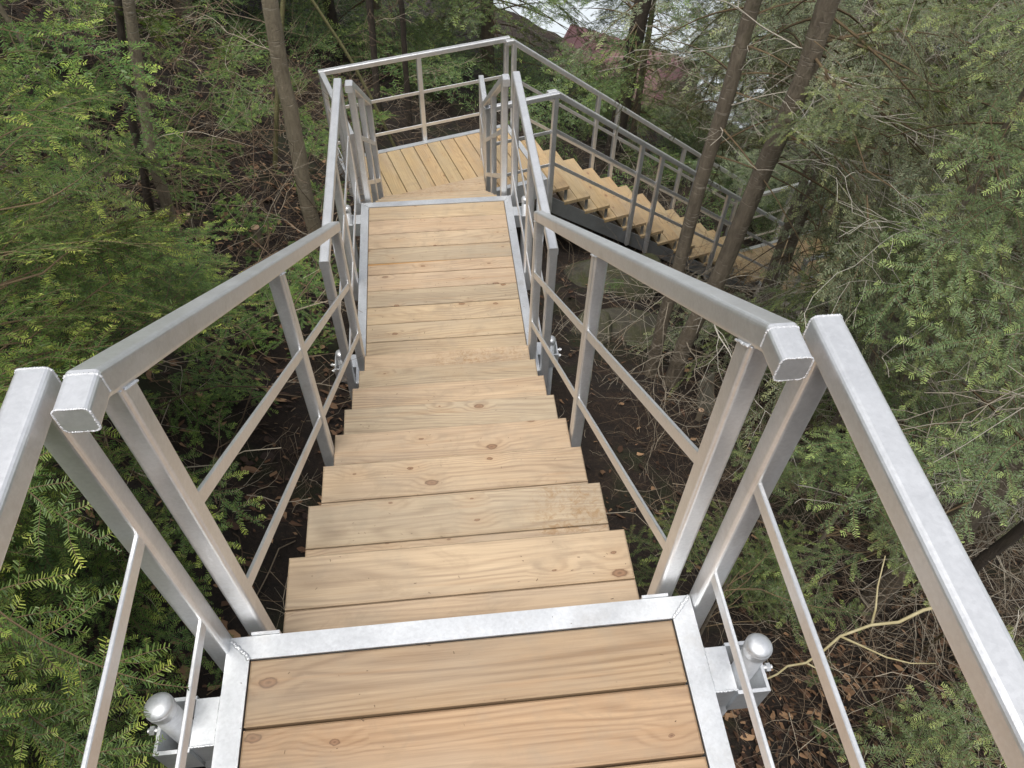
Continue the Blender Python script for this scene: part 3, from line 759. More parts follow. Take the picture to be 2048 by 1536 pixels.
def dead_limbs(root, pts, r0, n, length, seed, name='dead_branch', z0=.1, z1=.95, base=(0, 0, 0), azr=None, mat=None, droop=.25):
    """bare limbs with twiglets on a trunk; one mesh per limb"""
    g = np.random.default_rng(seed); P = np.array(pts, float); ts = np.linspace(0, 1, len(P))
    for _ in range(n):
        t = g.uniform(z0, z1); p = np.array([np.interp(t, ts, P[:, i]) for i in range(3)])
        az_ = g.uniform(*(azr or (0, 2 * math.pi))); A = []; B = []; ra = []; rb = []
        def grow(p, az_, el, L_, r, lv):
            k = max(3, int(L_ / .07)); st = L_ / k; q = np.array(p, float)
            for i in range(k):
                az2 = az_ + g.normal(0, .16); az_ = az2; el2 = el - droop * i / k + g.normal(0, .12)
                q2 = q + st * np.array([math.cos(az2) * math.cos(el2), math.sin(az2) * math.cos(el2), math.sin(el2)])
                if in_walk(q2): return
                A.append(q); B.append(q2); ra.append(r * (1 - .8 * i / k)); rb.append(r * (1 - .8 * (i + 1) / k))
                if lv < 2 and g.random() < (.8 if lv == 0 else .5): grow(q2, az2 + g.choice([-1, 1]) * g.uniform(.4, 1.1), el2 + g.normal(0, .25), L_ * g.uniform(.18, .45), r * .45, lv + 1)
                q = q2
        L_ = length * g.uniform(.5, 1.25); grow(p, az_, g.uniform(-.15, .5), L_, r0 * g.uniform(.6, 1.2), 0)
        if len(A) < 3: continue
        V, F = seg_mesh(np.array(A), np.array(B), np.maximum(ra, .0016), np.maximum(rb, .0012))
        raw_mesh(name, V - np.array(base), F, mat or (DEAD_P if base[0] > 1 else DEAD), root, dict(rnd=np.full(len(V), g.uniform(.2, 1))))

def hemlock(label, pts, r0, r1, lib, n, seed, mat=None, bark=None, z0=.1, z1=1.0, spread=1.0, group=None, name='hemlock_tree', cat='tree', k=(.7, 1.2), azr=None,
            el=(-.35, .25), limbs=True, dead=0, deadlen=.7, taper=.5, tipk=1.0, check=True, loc=None, inner=.15):
    """trunk following pts (world), crown of n sprays carried on limbs of length up to spread"""
    base = np.array(pts[0], float); g = np.random.default_rng(seed); P = np.array(pts, float); ts = np.linspace(0, 1, len(P))
    t_ = thing(name, tuple(base), label=label, cat=cat, group=group)
    if r0 > 0: trunk_mesh(t_, pts, r0, r1, bark or BARK, base=base)
    fo = Foliage(); tries = 0; made = 0
    while made < n and tries < n * 4:
        tries += 1
        t = z0 + (z1 - z0) * g.random() ** .9; p = np.array([np.interp(t, ts, P[:, i]) for i in range(3)]); az_ = g.uniform(*(azr or (0, 2 * math.pi)))
        R_l = spread * (1 - taper * (t - z0) / max(.01, z1 - z0)) * math.sqrt(g.uniform(inner, 1)) * g.uniform(.8, 1.1)
        e = g.uniform(*el); q = p + R_l * np.array([math.cos(az_), math.sin(az_), math.sin(e)]); q[2] -= .18 * R_l ** 2
        sp = lib[g.integers(len(lib))]; kk = g.uniform(*k); a2 = az_ + g.normal(0, .45)
        tipp = q + sp['L'] * kk * np.array([math.cos(a2), math.sin(a2), math.sin(e) - .25])
        if check and (in_walk(q) or in_walk(tipp) or in_walk((q + tipp) / 2)): continue
        if q[2] < float(gh(q[0], q[1])) - .05: continue
        made += 1
        fo.spray(sp, q, a2, e * .6 + g.normal(0, .12), g.normal(0, .35), kk, tipk)
        if limbs and R_l > .12 and g.random() < .75: fo.limb(p, q, max(.003, r0 * .16), max(.0018, .0030 * kk))
    for q in fo.Q: q -= base
    fo.A = [a - base for a in fo.A]; fo.B = [a - base for a in fo.B]
    fo.build('crown', t_, mat or NEEDLE)
    if dead: dead_limbs(t_, pts, min(.0065, max(.0035, r0 * .1)), dead, deadlen, seed + 99, base=base)
    return t_
def col(x, y, h, lean=(0, 0), n=4, z=None):
    z0 = float(gh(x, y)) if z is None else z
    return [(x + lean[0] * i / (n-1), y + lean[1] * i / (n-1), z0 + h * i / (n-1)) for i in range(n)]

# --- left side, close to the railings: saplings whose single needles show
sap = 'young hemlocks left of the railings'
hemlock('dense young hemlock just outside the nearest left railing', col(-1.15, -.35, 1.15), .014, .004, SP0, 62, 101, z0=.35, spread=.62, group=sap, name='hemlock_sapling', cat='sapling', k=(.6, 1.15), azr=(-1.2, 2.6), taper=.2)
hemlock('young hemlock with bright tips behind the left end of the first landing railing', col(-1.35, .45, 1.25), .015, .004, SP0, 72, 102, z0=.35, spread=.75, group=sap, name='hemlock_sapling', cat='sapling', k=(.7, 1.25), azr=(-1.5, 1.6), taper=.2)
hemlock('young hemlock reaching under the sloping left railing of the first flight', col(-1.25, 1.0, .95), .012, .003, SP0, 48, 103, z0=.3, spread=.62, group=sap, name='hemlock_sapling', cat='sapling', k=(.6, 1.15), azr=(-1.9, 1.4), taper=.2)
hemlock('low young hemlock at the lower left edge of the photo', col(-1.30, -.05, .85), .012, .003, SP0, 50, 104, z0=.2, spread=.6, group=sap, name='hemlock_sapling', cat='sapling', k=(.6, 1.1), azr=(-1.2, 1.4), taper=.1)
hemlock('darker young hemlock between the left saplings and the thin trunks', col(-1.85, 1.45, .75), .014, .004, SP0, 22, 105, mat=NEEDLE, z0=.2, spread=.5, group=sap, name='hemlock_sapling', cat='sapling', k=(.8, 1.4), azr=(-1.6, 1.6), taper=.2)
# --- overhanging tree at the upper left (its trunk stands outside the frame)
hemlock('large hemlock leaning in from the left edge with bright yellow-green fans', [(-2.8, 1.6, -.3), (-2.75, 1.6, .6), (-2.7, 1.6, 1.7), (-2.7, 1.6, 3.2)], .09, .05, SPB, 66, 106, z0=.22, z1=.66, spread=1.05, k=(.6, 1.05), azr=(-1.0, .9), taper=.05, el=(-.3, .15), inner=.15)
hemlock('mid-green hemlock behind the overhanging one at the upper left', [(-3.7, 4.2, -.8), (-3.65, 4.2, .5), (-3.6, 4.2, 1.6), (-3.6, 4.2, 3.0)], .08, .04, SP1, 60, 107, mat=NEEDLE, z0=.1, z1=.75, spread=1.3, k=(.7, 1.2), azr=(-1.3, 1.3), taper=.05)
hemlock('thin hemlock with a long fan reaching toward the pale trunk', [(-2.35, 3.2, -1.15), (-2.3, 3.2, -.3), (-2.2, 3.2, .6)], .03, .012, SP1, 11, 108, z0=.25, spread=.8, k=(.7, 1.1), azr=(-1.0, .3), taper=.1)
# --- trunks left of the stairs
def bare(label, pts, r0, r1, bark, seed, dead=4, dl=.5, name='tree', n=0, lib=None, group='bare lower trunks left of the stairs', top=1.6, mat=None, spread=.6, z0=.35, **k):
    P = [list(p) for p in pts]; P[0][2] = float(gh(P[0][0], P[0][1])) - .03
    d = np.array(P[-1]) - np.array(P[-2]); d /= np.linalg.norm(d); P.append(list(np.array(P[-1]) + d * top))
    if n: return hemlock(label, P, r0, r1, lib or SP1, n, seed, bark=bark, dead=dead, deadlen=dl, group=group, mat=mat, spread=spread, z0=z0, name=name, **k)
    t_ = thing(name, tuple(P[0]), label=label, cat='tree', group=group); trunk_mesh(t_, P, r0, r1, bark, base=P[0]); dead_limbs(t_, P, min(.006, max(.003, r0 * .1)), dead, dl, seed, base=np.array(P[0])); return t_
bare('pale smooth trunk, thickest left of the stairs, with a mossy foot', [(-.93, 4.0, -2.1), (-.93, 4.0, -1.7), (-.91, 4.0, -1.22), (-.91, 4.0, -.81), (-.88, 4.0, -.41)], .053, .047, BARK_P, 201, 7, .6)
bare('slim grey trunk, rightmost of the cluster of three', [(-1.63, 3.24, -1.45), (-1.60, 3.25, -1.22), (-1.58, 3.26, -.89), (-1.52, 3.29, -.57)], .034, .028, BARK_P, 202, 6, .5)
bare('dark slim trunk in the middle of the cluster of three', [(-1.78, 3.34, -1.43), (-1.70, 3.38, -1.06), (-1.65, 3.40, -.66), (-1.57, 3.43, -.34)], .025, .020, BARK_D, 203, 6, .5)
bare('slender leaning stem left of the three-trunk cluster', [(-1.67, 3.02, -1.37), (-1.76, 3.02, -.85), (-1.80, 3.03, -.55), (-1.84, 3.03, -.29)], .014, .011, BARK_P, 204, 4, .35)
bare('thin greenish stem just left of the pale trunk', [(-1.36, 5.09, -2.25), (-1.21, 5.12, -1.68), (-1.01, 5.17, -.93)], .020, .016, TWIG_G, 205, 5, .5)
bare('thin brown stem behind the pale trunk', [(-1.05, 4.6, -2.3), (-1.02, 4.6, -1.3), (-.96, 4.6, -.5)], .022, .016, BARK, 206, 6, .5)
bare('leaning thin pole behind the left end of the turned landing', [(-.41, 7.25, -3.52), (-.65, 7.24, -2.87), (-.84, 7.23, -2.35), (-.99, 7.22, -2.03)], .018, .016, TWIG_G, 207, 3, .5)
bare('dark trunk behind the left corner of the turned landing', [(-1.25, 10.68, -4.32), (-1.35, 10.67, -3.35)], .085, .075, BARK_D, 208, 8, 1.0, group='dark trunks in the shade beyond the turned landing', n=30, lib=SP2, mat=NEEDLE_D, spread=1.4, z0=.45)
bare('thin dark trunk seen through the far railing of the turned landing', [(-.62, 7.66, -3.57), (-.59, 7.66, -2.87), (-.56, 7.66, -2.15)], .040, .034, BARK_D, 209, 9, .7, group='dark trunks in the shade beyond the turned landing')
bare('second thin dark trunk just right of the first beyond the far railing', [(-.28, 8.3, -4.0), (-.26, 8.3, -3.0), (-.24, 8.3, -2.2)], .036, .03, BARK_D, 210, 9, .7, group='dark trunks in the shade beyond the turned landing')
# --- right side trunks
bare('largest leaning trunk in front of the third flight with pale scars and a red split', [(1.69, 2.92, -2.92), (1.71, 2.91, -2.4), (1.80, 2.87, -1.74), (1.85, 2.85, -1.06), (1.90, 2.82, -.40), (1.90, 2.82, .03)], .058, .050, BARK, 211, 16, 1.0, group='hemlock trunks right of the stairs', top=3, n=44, lib=SPH, spread=1.5, z0=.45, azr=(-1.6, 1.5), mat=NEEDLE_G, el=(-.7, .1))
bare('second leaning trunk, left of the largest, crossing the third flight', [(1.57, 3.07, -2.93), (1.57, 3.07, -2.24), (1.59, 3.06, -1.77), (1.60, 3.06, -1.03), (1.62, 3.06, -.61), (1.64, 3.06, -.07)], .045, .038, BARK, 212, 14, .9, group='hemlock trunks right of the stairs', top=3, n=36, lib=SPH, spread=1.1, z0=.45, azr=(-1.2, 2.4), mat=NEEDLE_G, el=(-.7, .1))
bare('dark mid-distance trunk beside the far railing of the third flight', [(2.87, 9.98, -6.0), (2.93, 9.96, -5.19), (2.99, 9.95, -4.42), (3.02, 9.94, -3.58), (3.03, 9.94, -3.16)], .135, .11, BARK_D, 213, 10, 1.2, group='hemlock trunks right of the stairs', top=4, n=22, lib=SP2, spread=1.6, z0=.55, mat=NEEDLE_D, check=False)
bare('slim curved trunk among the branches at the upper right', [(4.9, 7.25, -5.8), (5.31, 7.22, -5.0), (5.38, 7.18, -4.37), (5.50, 7.14, -3.41), (5.60, 7.14, -2.54), (5.75, 7.16, -1.6)], .075, .05, BARK_P, 214, 16, 1.6, group='hemlock trunks right of the stairs', top=3, n=50, lib=SP2, spread=2.0, z0=.3, mat=NEEDLE_G)
bare('brown trunk at the lower right behind the nearest right railing', [(2.17, .81, -2.39), (2.17, .81, -1.76), (2.19, .78, -1.30), (2.20, .76, -.82)], .060, .045, BARK, 215, 12, .7, group='hemlock trunks right of the stairs', top=1.2, n=13, lib=SP0, spread=.75, z0=.45, k=(.9, 1.5), mat=NEEDLE_R, azr=(1.6, 3.6))
bare('thin dark stem below the brown trunk at the lower right', [(2.23, .67, -2.36), (2.25, .63, -1.79), (2.27, .61, -1.09)], .028, .02, BARK_D, 216, 7, .5, group='hemlock trunks right of the stairs', top=1.0)

# --- close hemlock fans on the right
rt = 'hemlocks crowding the slope right of the stairs'
hemlock('hemlock with a bright hanging fan above the bend of the right railing', col(2.35, 1.9, 3.6), .035, .012, SPB, 46, 301, z0=.45, spread=.8, k=(.6, 1.05), mat=NEEDLE_R, group=rt, taper=.3, el=(-.6, .1))
hemlock('hemlock at the right edge with a long drooping bright branch', col(2.75, 1.1, 4.2), .045, .015, SPB, 56, 302, z0=.46, spread=1.0, k=(.7, 1.15), mat=NEEDLE_R, group=rt, taper=.3, dead=44, deadlen=1.2, el=(-.7, .1))
hemlock('small pale hemlock at the lower right corner of the photo', col(2.08, -.30, 1.1), .014, .004, SP0, 20, 303, mat=NEEDLE_R, z0=.3, spread=.40, k=(.7, 1.2), group=rt, name='hemlock_sapling', cat='sapling')
hemlock('small hemlock fans beside the foot of the brown lower-right trunk', col(1.55, .75, 1.35), .014, .004, SP0, 13, 304, mat=NEEDLE_R, z0=.62, spread=.32, k=(.7, 1.1), group=rt, name='hemlock_sapling', cat='sapling', azr=(-.8, 2.2))
hemlock('dark low hemlock beside the right posts of the first landing', col(1.05, .55, .75), .010, .003, SP0, 14, 305, mat=NEEDLE_D, z0=.25, spread=.3, k=(.6, 1.0), group=rt, name='hemlock_sapling', cat='sapling', azr=(-.5, 2.5))
hemlock('dark hemlock in the middle right under the drooping branches', col(3.3, 2.6, 3.4), .045, .02, SPH, 66, 306, mat=NEEDLE_R, z0=.15, spread=1.3, k=(.7, 1.2), el=(-.8, .05), group=rt, dead=60, deadlen=1.3)
hemlock('fine-twigged grey-green hemlock right of the largest leaning trunk', col(3.1, 4.3, 4.6), .05, .02, SPH, 85, 307, mat=NEEDLE_G, z0=.2, spread=1.5, k=(.8, 1.3), el=(-.8, .05), group=rt, dead=60, deadlen=1.5)
hemlock('tall grey-green hemlock at the right edge behind the drooping branch', col(4.9, 3.4, 6.2), .07, .03, SPH, 125, 308, mat=NEEDLE_G, z0=.15, spread=1.9, k=(.9, 1.5), el=(-.8, .05), group=rt, dead=64, deadlen=1.9)
hemlock('hemlock hanging over the end of the third flight', col(3.6, 5.3, 5.2), .05, .02, SPH, 50, 309, mat=NEEDLE_G, z0=.35, spread=1.2, k=(.8, 1.2), el=(-.8, .05), group=rt, dead=44, deadlen=1.4)
# --- beyond the third flight and along the shore: shared crowns
bk = 'hemlocks on the slope toward the lake'
def copy_tree(src, x, y, rz, s, label, group):
    c = src.copy(); C.objects.link(c); c.location = (x, y, float(gh(x, y))); c.rotation_euler = (0, 0, rz); c.scale = (s, s, s); c['label'] = label; c['group'] = group
    for ch in src.children:
        d = ch.copy(); C.objects.link(d); d.parent = c
    return c
t1 = hemlock('feathery hemlock standing behind the upper right branches', col(8.2, 9.0, 9), .12, .04, SP2, 260, 401, mat=NEEDLE_G, z0=.12, spread=2.4, k=(.8, 1.4), taper=.6, group=bk, check=False, dead=16, deadlen=1.8)
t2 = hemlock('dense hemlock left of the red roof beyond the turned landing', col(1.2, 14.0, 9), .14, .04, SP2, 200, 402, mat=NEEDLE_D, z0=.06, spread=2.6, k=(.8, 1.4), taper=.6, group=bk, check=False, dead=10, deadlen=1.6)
for (x, y, rz, s, lab, src) in (
    (7.0, 13.0, 1.0, .85, 'grey-green hemlock between the red roof and the slim curved trunk', t1),
    (6.6, 7.6, 5.5, .75, 'mid-sized grey-green hemlock behind the slim curved trunk', t1),
    (7.4, 10.6, 2.6, .95, 'grey-green hemlock between the second trunk and the lake', t1),
    (10.8, 11.2, .9, 1.1, 'grey-green hemlock upper right, between two others, shading the shore', t1),
    (9.0, 17.5, 1.9, 1.2, 'far hemlock right of the red roof at the very shore', t1),
    (9.5, 13.5, 2.2, 1.15, 'tall hemlock against the pale lake, right of the red roof', t1),
    (8.5, 5.6, 3.3, 1.1, 'broad hemlock at the right edge, second row', t1),
    (12.5, 8.5, 4.1, 1.3, 'broad hemlock at the right edge, third row', t1),
    (12.0, 17.0, 5.0, 1.3, 'distant hemlock at the top right against the water', t1),
    (16.5, 12.5, .6, 1.4, 'distant hemlock in the upper right corner of the photo', t1),
    (-.8, 12.5, 1.7, .9, 'dark hemlock behind the middle post of the far landing railing', t2),
    (-3.0, 9.5, .4, .8, 'dark hemlock above the left corner of the turned landing', t2),
    (-4.6, 12.5, 3.9, 1.1, 'dark hemlock filling the top edge left of centre', t2),
    (1.6, 19.5, 5.2, 1.2, 'shaded hemlock at the top centre of the photo', t2),
    (3.9, 12.3, 4.6, .55, 'low hemlock just beyond the far railing of the third flight', t2),
    (-6.8, 8.5, 2.3, .95, 'dark hemlock in the upper left corner behind the overhanging fans', t2)):
    copy_tree(src, x, y, rz, s, lab, bk)

# --- low hemlock and fern-like growth on the left slope: uncountable ground cover
def ground_cover():
    g = np.random.default_rng(77); fo = Foliage()
    for _ in range(520):
        x = g.uniform(-5.5, -.75); y = g.uniform(-.6, 8.5)
        if vnoise(np.array([x * .9]), np.array([y * .9]), 9)[0] < -.10: continue
        z = float(gh(x, y)); d = math.hypot(x, y + .7)
        lib = SP0 if d < 2.2 else SP1
        fo.spray(lib[g.integers(4)], (x, y, z + g.uniform(.04, .30)), g.uniform(0, 6.28), g.uniform(-.1, .35), g.normal(0, .3), g.uniform(.4, .85), .5)
    o = fo.build('undergrowth', None, NEEDLE); o['kind'] = 'stuff'; fo = Foliage()
    for _ in range(90):
        x = g.uniform(.8, 5.0); y = g.uniform(-.8, 7)
        if vnoise(np.array([x * .9]), np.array([y * .9]), 19)[0] < .05 or (x < 2.0 and .6 < y < 4.5) or in_walk((x, y, float(gh(x, y)) + .3)): continue
        z = float(gh(x, y)); fo.spray((SP0 if math.hypot(x, y) < 2.2 else SP1)[g.integers(4)], (x, y, z + g.uniform(.04, .3)), g.uniform(0, 6.28), g.uniform(-.1, .35), g.normal(0, .3), g.uniform(.35, .6), .15)
    for _ in range(420):
        x = g.uniform(-6, 9); y = g.uniform(8.5, 20)
        z = float(gh(x, y)); fo.spray(SP3[g.integers(3)], (x, y, z + g.uniform(.1, .9)), g.uniform(0, 6.28), g.uniform(-.1, .35), g.normal(0, .3), g.uniform(.5, 1.0), .5)
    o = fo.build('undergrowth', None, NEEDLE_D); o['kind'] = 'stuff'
ground_cover()

# --- litter: twigs and leaves nobody could count
def litter():
    g = np.random.default_rng(88); A = []; B = []; ra = []; rb = []; rn = []
    def scatter(n, xr, yr, L, r, zl, steps=5, wob=.35):
        for _ in range(n):
            x = g.uniform(*xr); y = g.uniform(*yr); z = float(gh(x, y)) + abs(g.normal(0, zl)); a = g.uniform(0, 6.28); e = g.normal(0, .35) + (.2 if zl > .05 else 0)
            l = L * g.uniform(.4, 1.4); q = np.array([x, y, z]); c = g.random(); rr = r * g.uniform(.5, 1.3)
            for i in range(steps):
                a += g.normal(0, wob); e += g.normal(0, .18)
                q2 = q + l / steps * np.array([math.cos(a) * math.cos(e), math.sin(a) * math.cos(e), math.sin(e)])
                if -.55 < q2[0] < .55 and q2[1] < 5.6 and q2[2] > float(gh(q2[0], q2[1])) + .25: break
                A.append(q); B.append(q2); ra.append(rr * (1 - .7 * i / steps)); rb.append(rr * (1 - .7 * (i + 1) / steps)); rn.append(c); q = q2
                if g.random() < .35:
                    a3 = a + g.choice([-1, 1]) * g.uniform(.4, 1.1); q3 = q + l * .25 * np.array([math.cos(a3), math.sin(a3), e + g.normal(0, .2)])
                    A.append(q); B.append(q3); ra.append(rr * .5); rb.append(rr * .2); rn.append(c)
    scatter(3600, (-4.5, -.4), (-.9, 4.5), .22, .0016, .035)
    scatter(1500, (.3, 4.5), (-.9, 4.5), .20, .0013, .03)
    scatter(3600, (-6, 6), (3, 11), .42, .0028, .07)
    scatter(1100, (-4.5, -.6), (.8, 8), .85, .0035, .22, 8, .25)
    scatter(700, (1.9, 5), (-.6, 7), .80, .0028, .25, 8, .25)
    scatter(160, (.8, 1.9), (-.6, 2), .5, .0020, .1, 8, .25)
    scatter(1500, (1.2, 3.8), (-.6, 2.6), .55, .0017, .22, 8, .3)
    V, F = seg_mesh(np.array(A), np.array(B), np.array(ra), np.array(rb))
    o = raw_mesh('dead_twigs', V, F, DEAD, None, dict(rnd=np.repeat(np.array(rn), 6))); o['kind'] = 'stuff'
    # fallen leaves: curled six-sided blades
    n = 17000; x = np.concatenate([g.uniform(-4.5, 4.5, n), g.uniform(.6, 3.2, 5000), g.uniform(-6, -.7, 7000)]); y = np.concatenate([g.uniform(-.9, 5.5, n), g.uniform(-.9, 1.6, 5000), g.uniform(1, 12, 7000)])
    keep = (vnoise(x * 1.7, y * 1.7, 31) > -.22) & ~((x > -.5) & (x < 2.4) & (y > .5) & (g.random(len(x)) < .72)); x = x[keep]; y = y[keep]; n = len(x); z = gh(x, y) + .008 + g.random(n) * .02
    a = g.uniform(0, 6.28, n); s = .009 + .026 * g.random(n) ** 1.8; curl = g.uniform(-.2, .9, n); tilt = g.normal(0, .35, n); til2 = g.normal(0, .35, n) 
    tpl = [(-1, 0, 0), (-.45, .62, .25), (.25, .38, .3), (1, .1, .1), (.5, -.55, .35), (-.35, -.38, .2)]
    V = np.zeros((n, 6, 3))
    for k, (u, v, c) in enumerate(tpl):
        u = u * g.uniform(.7, 1.25, n); v = v * g.uniform(.5, 1.3, n)
        V[:, k, 0] = x + s * (u * np.cos(a) - v * np.sin(a)); V[:, k, 1] = y + s * (u * np.sin(a) + v * np.cos(a))
        V[:, k, 2] = z + s * (c * curl + u * tilt + v * til2) - .36 * (V[:, k, 1] - y) - np.where(x < 0, .5, .45) * (V[:, k, 0] - x)
    F = np.concatenate([np.arange(n)[:, None] * 6 + np.array([[0, 1, 2, 3]]), np.arange(n)[:, None] * 6 + np.array([[0, 3, 4, 5]])])
    o = raw_mesh('leaf_litter', V.reshape(-1, 3), F, LEAF, None, dict(rnd=np.repeat(g.random(n) ** 1.4, 6))); o['kind'] = 'stuff'
litter()

# --- stones, stumps, board, bare branch
def rock(name, label, x, y, dz, sc, rz, mat, seed, group=None, cat='rock'):
    import bmesh
    g = np.random.default_rng(seed); bm = bmesh.new(); bmesh.ops.create_icosphere(bm, subdivisions=4, radius=1); me = bpy.data.meshes.new(name)
    nrm = g.normal(0, 1, (9, 3)); nrm /= np.linalg.norm(nrm, axis=1, keepdims=True); cut = g.uniform(.55, .85, 9)
    for v in bm.verts:
        p = np.array(v.co)
        for a, b in zip(nrm, cut):
            d = p @ a - b
            if d > 0: p = p - a * d * .92
        p += .03 * np.array([vnoise(np.array([p[0]*5]), np.array([p[1]*5+p[2]*3]), 1+i)[0] for i in range(3)]); v.co = p * np.array(sc)
    bm.to_mesh(me); bm.free(); me.polygons.foreach_set('use_smooth', np.zeros(len(me.polygons), bool)); me.materials.append(mat)
    o = bpy.data.objects.new(name, me); C.objects.link(o); o.location = (x, y, float(gh(x, y)) + dz); o.rotation_euler = (g.normal(0, .15), g.normal(0, .15), rz)
    return tag(o, label, cat, group)
rock('boulder', 'flat mossy grey boulder under the start of the third flight', 1.55, 4.9, -.06, (.75, .45, .28), .3, MOSS_ROCK, 1)
rock('boulder', 'grey angular slab on the dark slope behind the right railing post', 1.62, 3.9, .06, (.42, .30, .14), -.5, ROCK, 2)
rock('boulder', 'smaller block leaning beside the angular slab', 1.25, 3.75, .04, (.26, .18, .12), .9, ROCK, 3)
rock('boulder', 'mossy boulder with a pale tip right of the double posts', 2.55, 2.05, .06, (.34, .26, .24), .4, MOSS_ROCK, 4)
rock('stone', 'small white stone on the left slope below the sloping railing', -.95, 2.75, .02, (.05, .04, .03), .2, PALE_ROCK, 5)
rock('boulder', 'mossy boulder at the bottom left beside the pile', -1.0, -.12, .0, (.2, .16, .14), .2, MOSS_ROCK, 6)
for i in range(26):
    g_ = random.Random(500 + i); x = 5.2 + g_.uniform(-1.3, 1.6); y = 5.9 + g_.uniform(-1.2, 1.6)
    rock('stone', 'pale broken stone on the slope below the third flight', x, y, .04, (g_.uniform(.08, .24), g_.uniform(.07, .2), g_.uniform(.06, .14)), g_.uniform(0, 6), PALE_ROCK, 600 + i, 'pale stones scattered below the third flight')
def stump(label, x, y, h, r, lean=(0, 0)):
    t_ = thing('stump', (x, y, float(gh(x, y)) - .05), label=label, cat='stump'); P = [(0, 0, 0), (lean[0], lean[1], h + .05)]
    m = MB(); m.tube([P[0], ((P[0][0]+P[1][0])/2, (P[0][1]+P[1][1])/2, h/2), P[1]], [r*1.15, r*1.02, r], 14, cap=False); m.build('stem', BARK_P, t_, True)
    d = Vector(P[1]) - Vector(P[0]); d.normalize(); e_ = Vector(P[1]); c = MB(); c.tube([tuple(e_ - d*.004), tuple(e_ + d*.002)], [r*.985, r*.95], 14); c.build('cut_face', CUT, t_)
stump('small freshly cut stump with pink top left of the second landing', -1.28, 3.75, .14, .030)
stump('thin cut stem beside the small fresh stump', -1.62, 3.55, .10, .016)
stump('stubby cut trunk among needles at the lower left', -1.14, .20, .22, .034, (-.06, .02))
stump('short cut stem on the slope right of the first flight', 1.75, 2.45, .12, .02)
bd = thing('wooden_board', (1.93, 2.62, float(gh(1.93, 2.62)) - .1), .5, label='short weathered board standing upright on the slope right of the first flight', cat='board')
m = MB(); m.prism([(-.075, -.012), (.075, -.012), (.075, .012), (-.075, .012)], 0, .44); o = m.build('plank', GREYWOOD, bd); o.rotation_euler = (-.35, .05, 0)
# pale bare branch reaching in from the lower right
bb = thing('bare_branch', (1.5, .1, -.72), label='pale yellow bare branch forking behind the nearest right railing', cat='branch')
def pl(pts, r, par, mat=TWIG_G, base=(1.5, .1, -.72), n=7):
    m = MB(); k = len(pts); m.tube([tuple(np.array(p) - base) for p in pts], [r * (1 - .55 * i / (k-1)) for i in range(k)], n); return m.build('twig', mat, par, True)
BR = [(1530, 1358, 2.9), (1565, 1350, 2.9), (1592, 1337, 2.88), (1640, 1336, 2.86), (1690, 1312, 2.84), (1735, 1286, 2.82), (1815, 1267, 2.8), (1890, 1260, 2.8), (1960, 1240, 2.8), (2100, 1190, 2.9)]
PALE_TWIG = simple_material('pale_twig', (.30, .25, .12), .7, (.42, .37, .22), 25)
bpts = [(.962,.067,-.896),(1.0,.076,-.885),(1.031,.09,-.858),(1.083,.085,-.83),(1.143,.11,-.80),(1.197,.139,-.772),(1.29,.15,-.73),(1.375,.146,-.718),(1.46,.17,-.70),(1.62,.21,-.76),(1.85,.3,-.95),(2.1,.4,-1.3),(2.25,.5,-2.35)]
pl(bpts[::-1], .0068, bb, PALE_TWIG)
pl([(1.29,.15,-.73),(1.31,.19,-.70),(1.33,.25,-.67),(1.37,.33,-.62)], .0042, bb, PALE_TWIG)
pl([(1.197,.139,-.772),(1.26,.11,-.79),(1.34,.07,-.81),(1.42,.05,-.83),(1.52,.05,-.86)], .0040, bb, PALE_TWIG)
pl([(1.083,.085,-.83),(1.12,.07,-.85),(1.14,.04,-.86)], .0030, bb, PALE_TWIG)
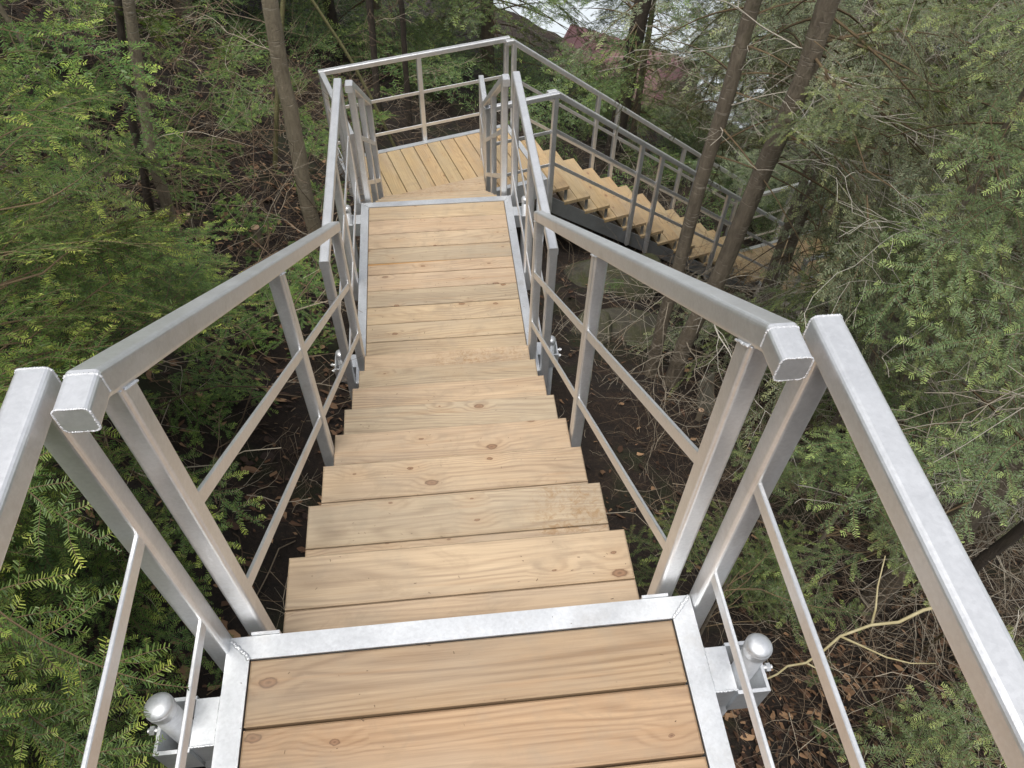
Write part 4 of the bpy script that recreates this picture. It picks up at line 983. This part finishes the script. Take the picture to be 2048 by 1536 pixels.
# --- red-roofed hut by the lake
hx, hy = 6.1, 21.0; hz = float(gh(6.1, 21.0)) - .3
ht = thing('boathouse', (hx, hy, hz), R(-38), label='small hut with a faded red metal roof by the lake', cat='hut')
WALLM = simple_material('hut_wall', (.20, .15, .11), .9, (.28, .22, .16), 3); ROOFM = simple_material('faded_red_roof', (.21, .095, .105), .55, (.28, .15, .155), 2)
m = MB(); m.box(-2.4, 2.4, -1.5, 1.5, 0, 2.1); m.build('wall', WALLM, ht)
rf = MB()
for s in (-1, 1):
    rf.add([(-2.8, s*1.95, 1.85), (2.8, s*1.95, 1.85), (2.8, 0, 3.0), (-2.8, 0, 3.0), (-2.8, s*1.95, 1.80), (2.8, s*1.95, 1.80), (2.8, 0, 2.95), (-2.8, 0, 2.95)], [(0, 1, 2, 3), (7, 6, 5, 4), (0, 4, 5, 1), (1, 5, 6, 2), (3, 7, 4, 0)])
    for k in range(13):
        x = -2.7 + k * .45; rf.add([(x-.02, s*1.95, 1.86), (x+.02, s*1.95, 1.86), (x+.02, 0, 3.01), (x-.02, 0, 3.01), (x-.02, s*1.95, 1.9), (x+.02, s*1.95, 1.9), (x+.02, 0, 3.05), (x-.02, 0, 3.05)], [(4, 5, 6, 7), (0, 1, 5, 4), (1, 2, 6, 5), (3, 0, 4, 7)])
rf.build('roof', ROOFM, ht)
gb = MB()
for s in (-1, 1): gb.add([(s*2.39, -1.5, 2.1), (s*2.39, 1.5, 2.1), (s*2.39, 0, 2.93)], [(0, 1, 2)])
gb.build('gable', WALLM, ht)
wn = MB(); wn.box(-.5, .5, -1.53, -1.5, .9, 1.6); wn.build('window', simple_material('dark_glass', (.03, .035, .04), .1), ht)

ht.scale = (.76, .76, .76)

# --- dropped needles and bark crumbs on the boards and frames
def debris():
    g = np.random.default_rng(9); A = []; B = []; ra = []; n = 0
    def drop(x, y, z, l, r):
        a = g.uniform(0, 6.28); d = np.array([math.cos(a), math.sin(a), 0]) * l / 2; p = np.array([x, y, z + r])
        A.append(p - d); B.append(p + d); ra.append(r)
    for _ in range(110): drop(g.uniform(-.5, .5), g.uniform(-.9, -.002), .0003, .0025 + .008 * g.random() ** 3, g.uniform(.0003, .0009))
    for i in range(1, 9):
        for _ in range(26): drop(g.uniform(-.43, .43), .016 + .2604 * i - g.uniform(.01, .25), -.18 * i, g.uniform(.002, .008), g.uniform(.0004, .0010))
    for _ in range(160): drop(g.uniform(-.5, .5), g.uniform(2.1, 3.6), -1.62, g.uniform(.003, .011), g.uniform(.0006, .0013))
    V, F = seg_mesh(np.array(A), np.array(B), np.array(ra), np.array(ra) * .8)
    o = raw_mesh('needle_debris', V, F, DEAD, None, dict(rnd=np.repeat(g.random(len(A)) * .6, 6))); o['kind'] = 'stuff'
debris()
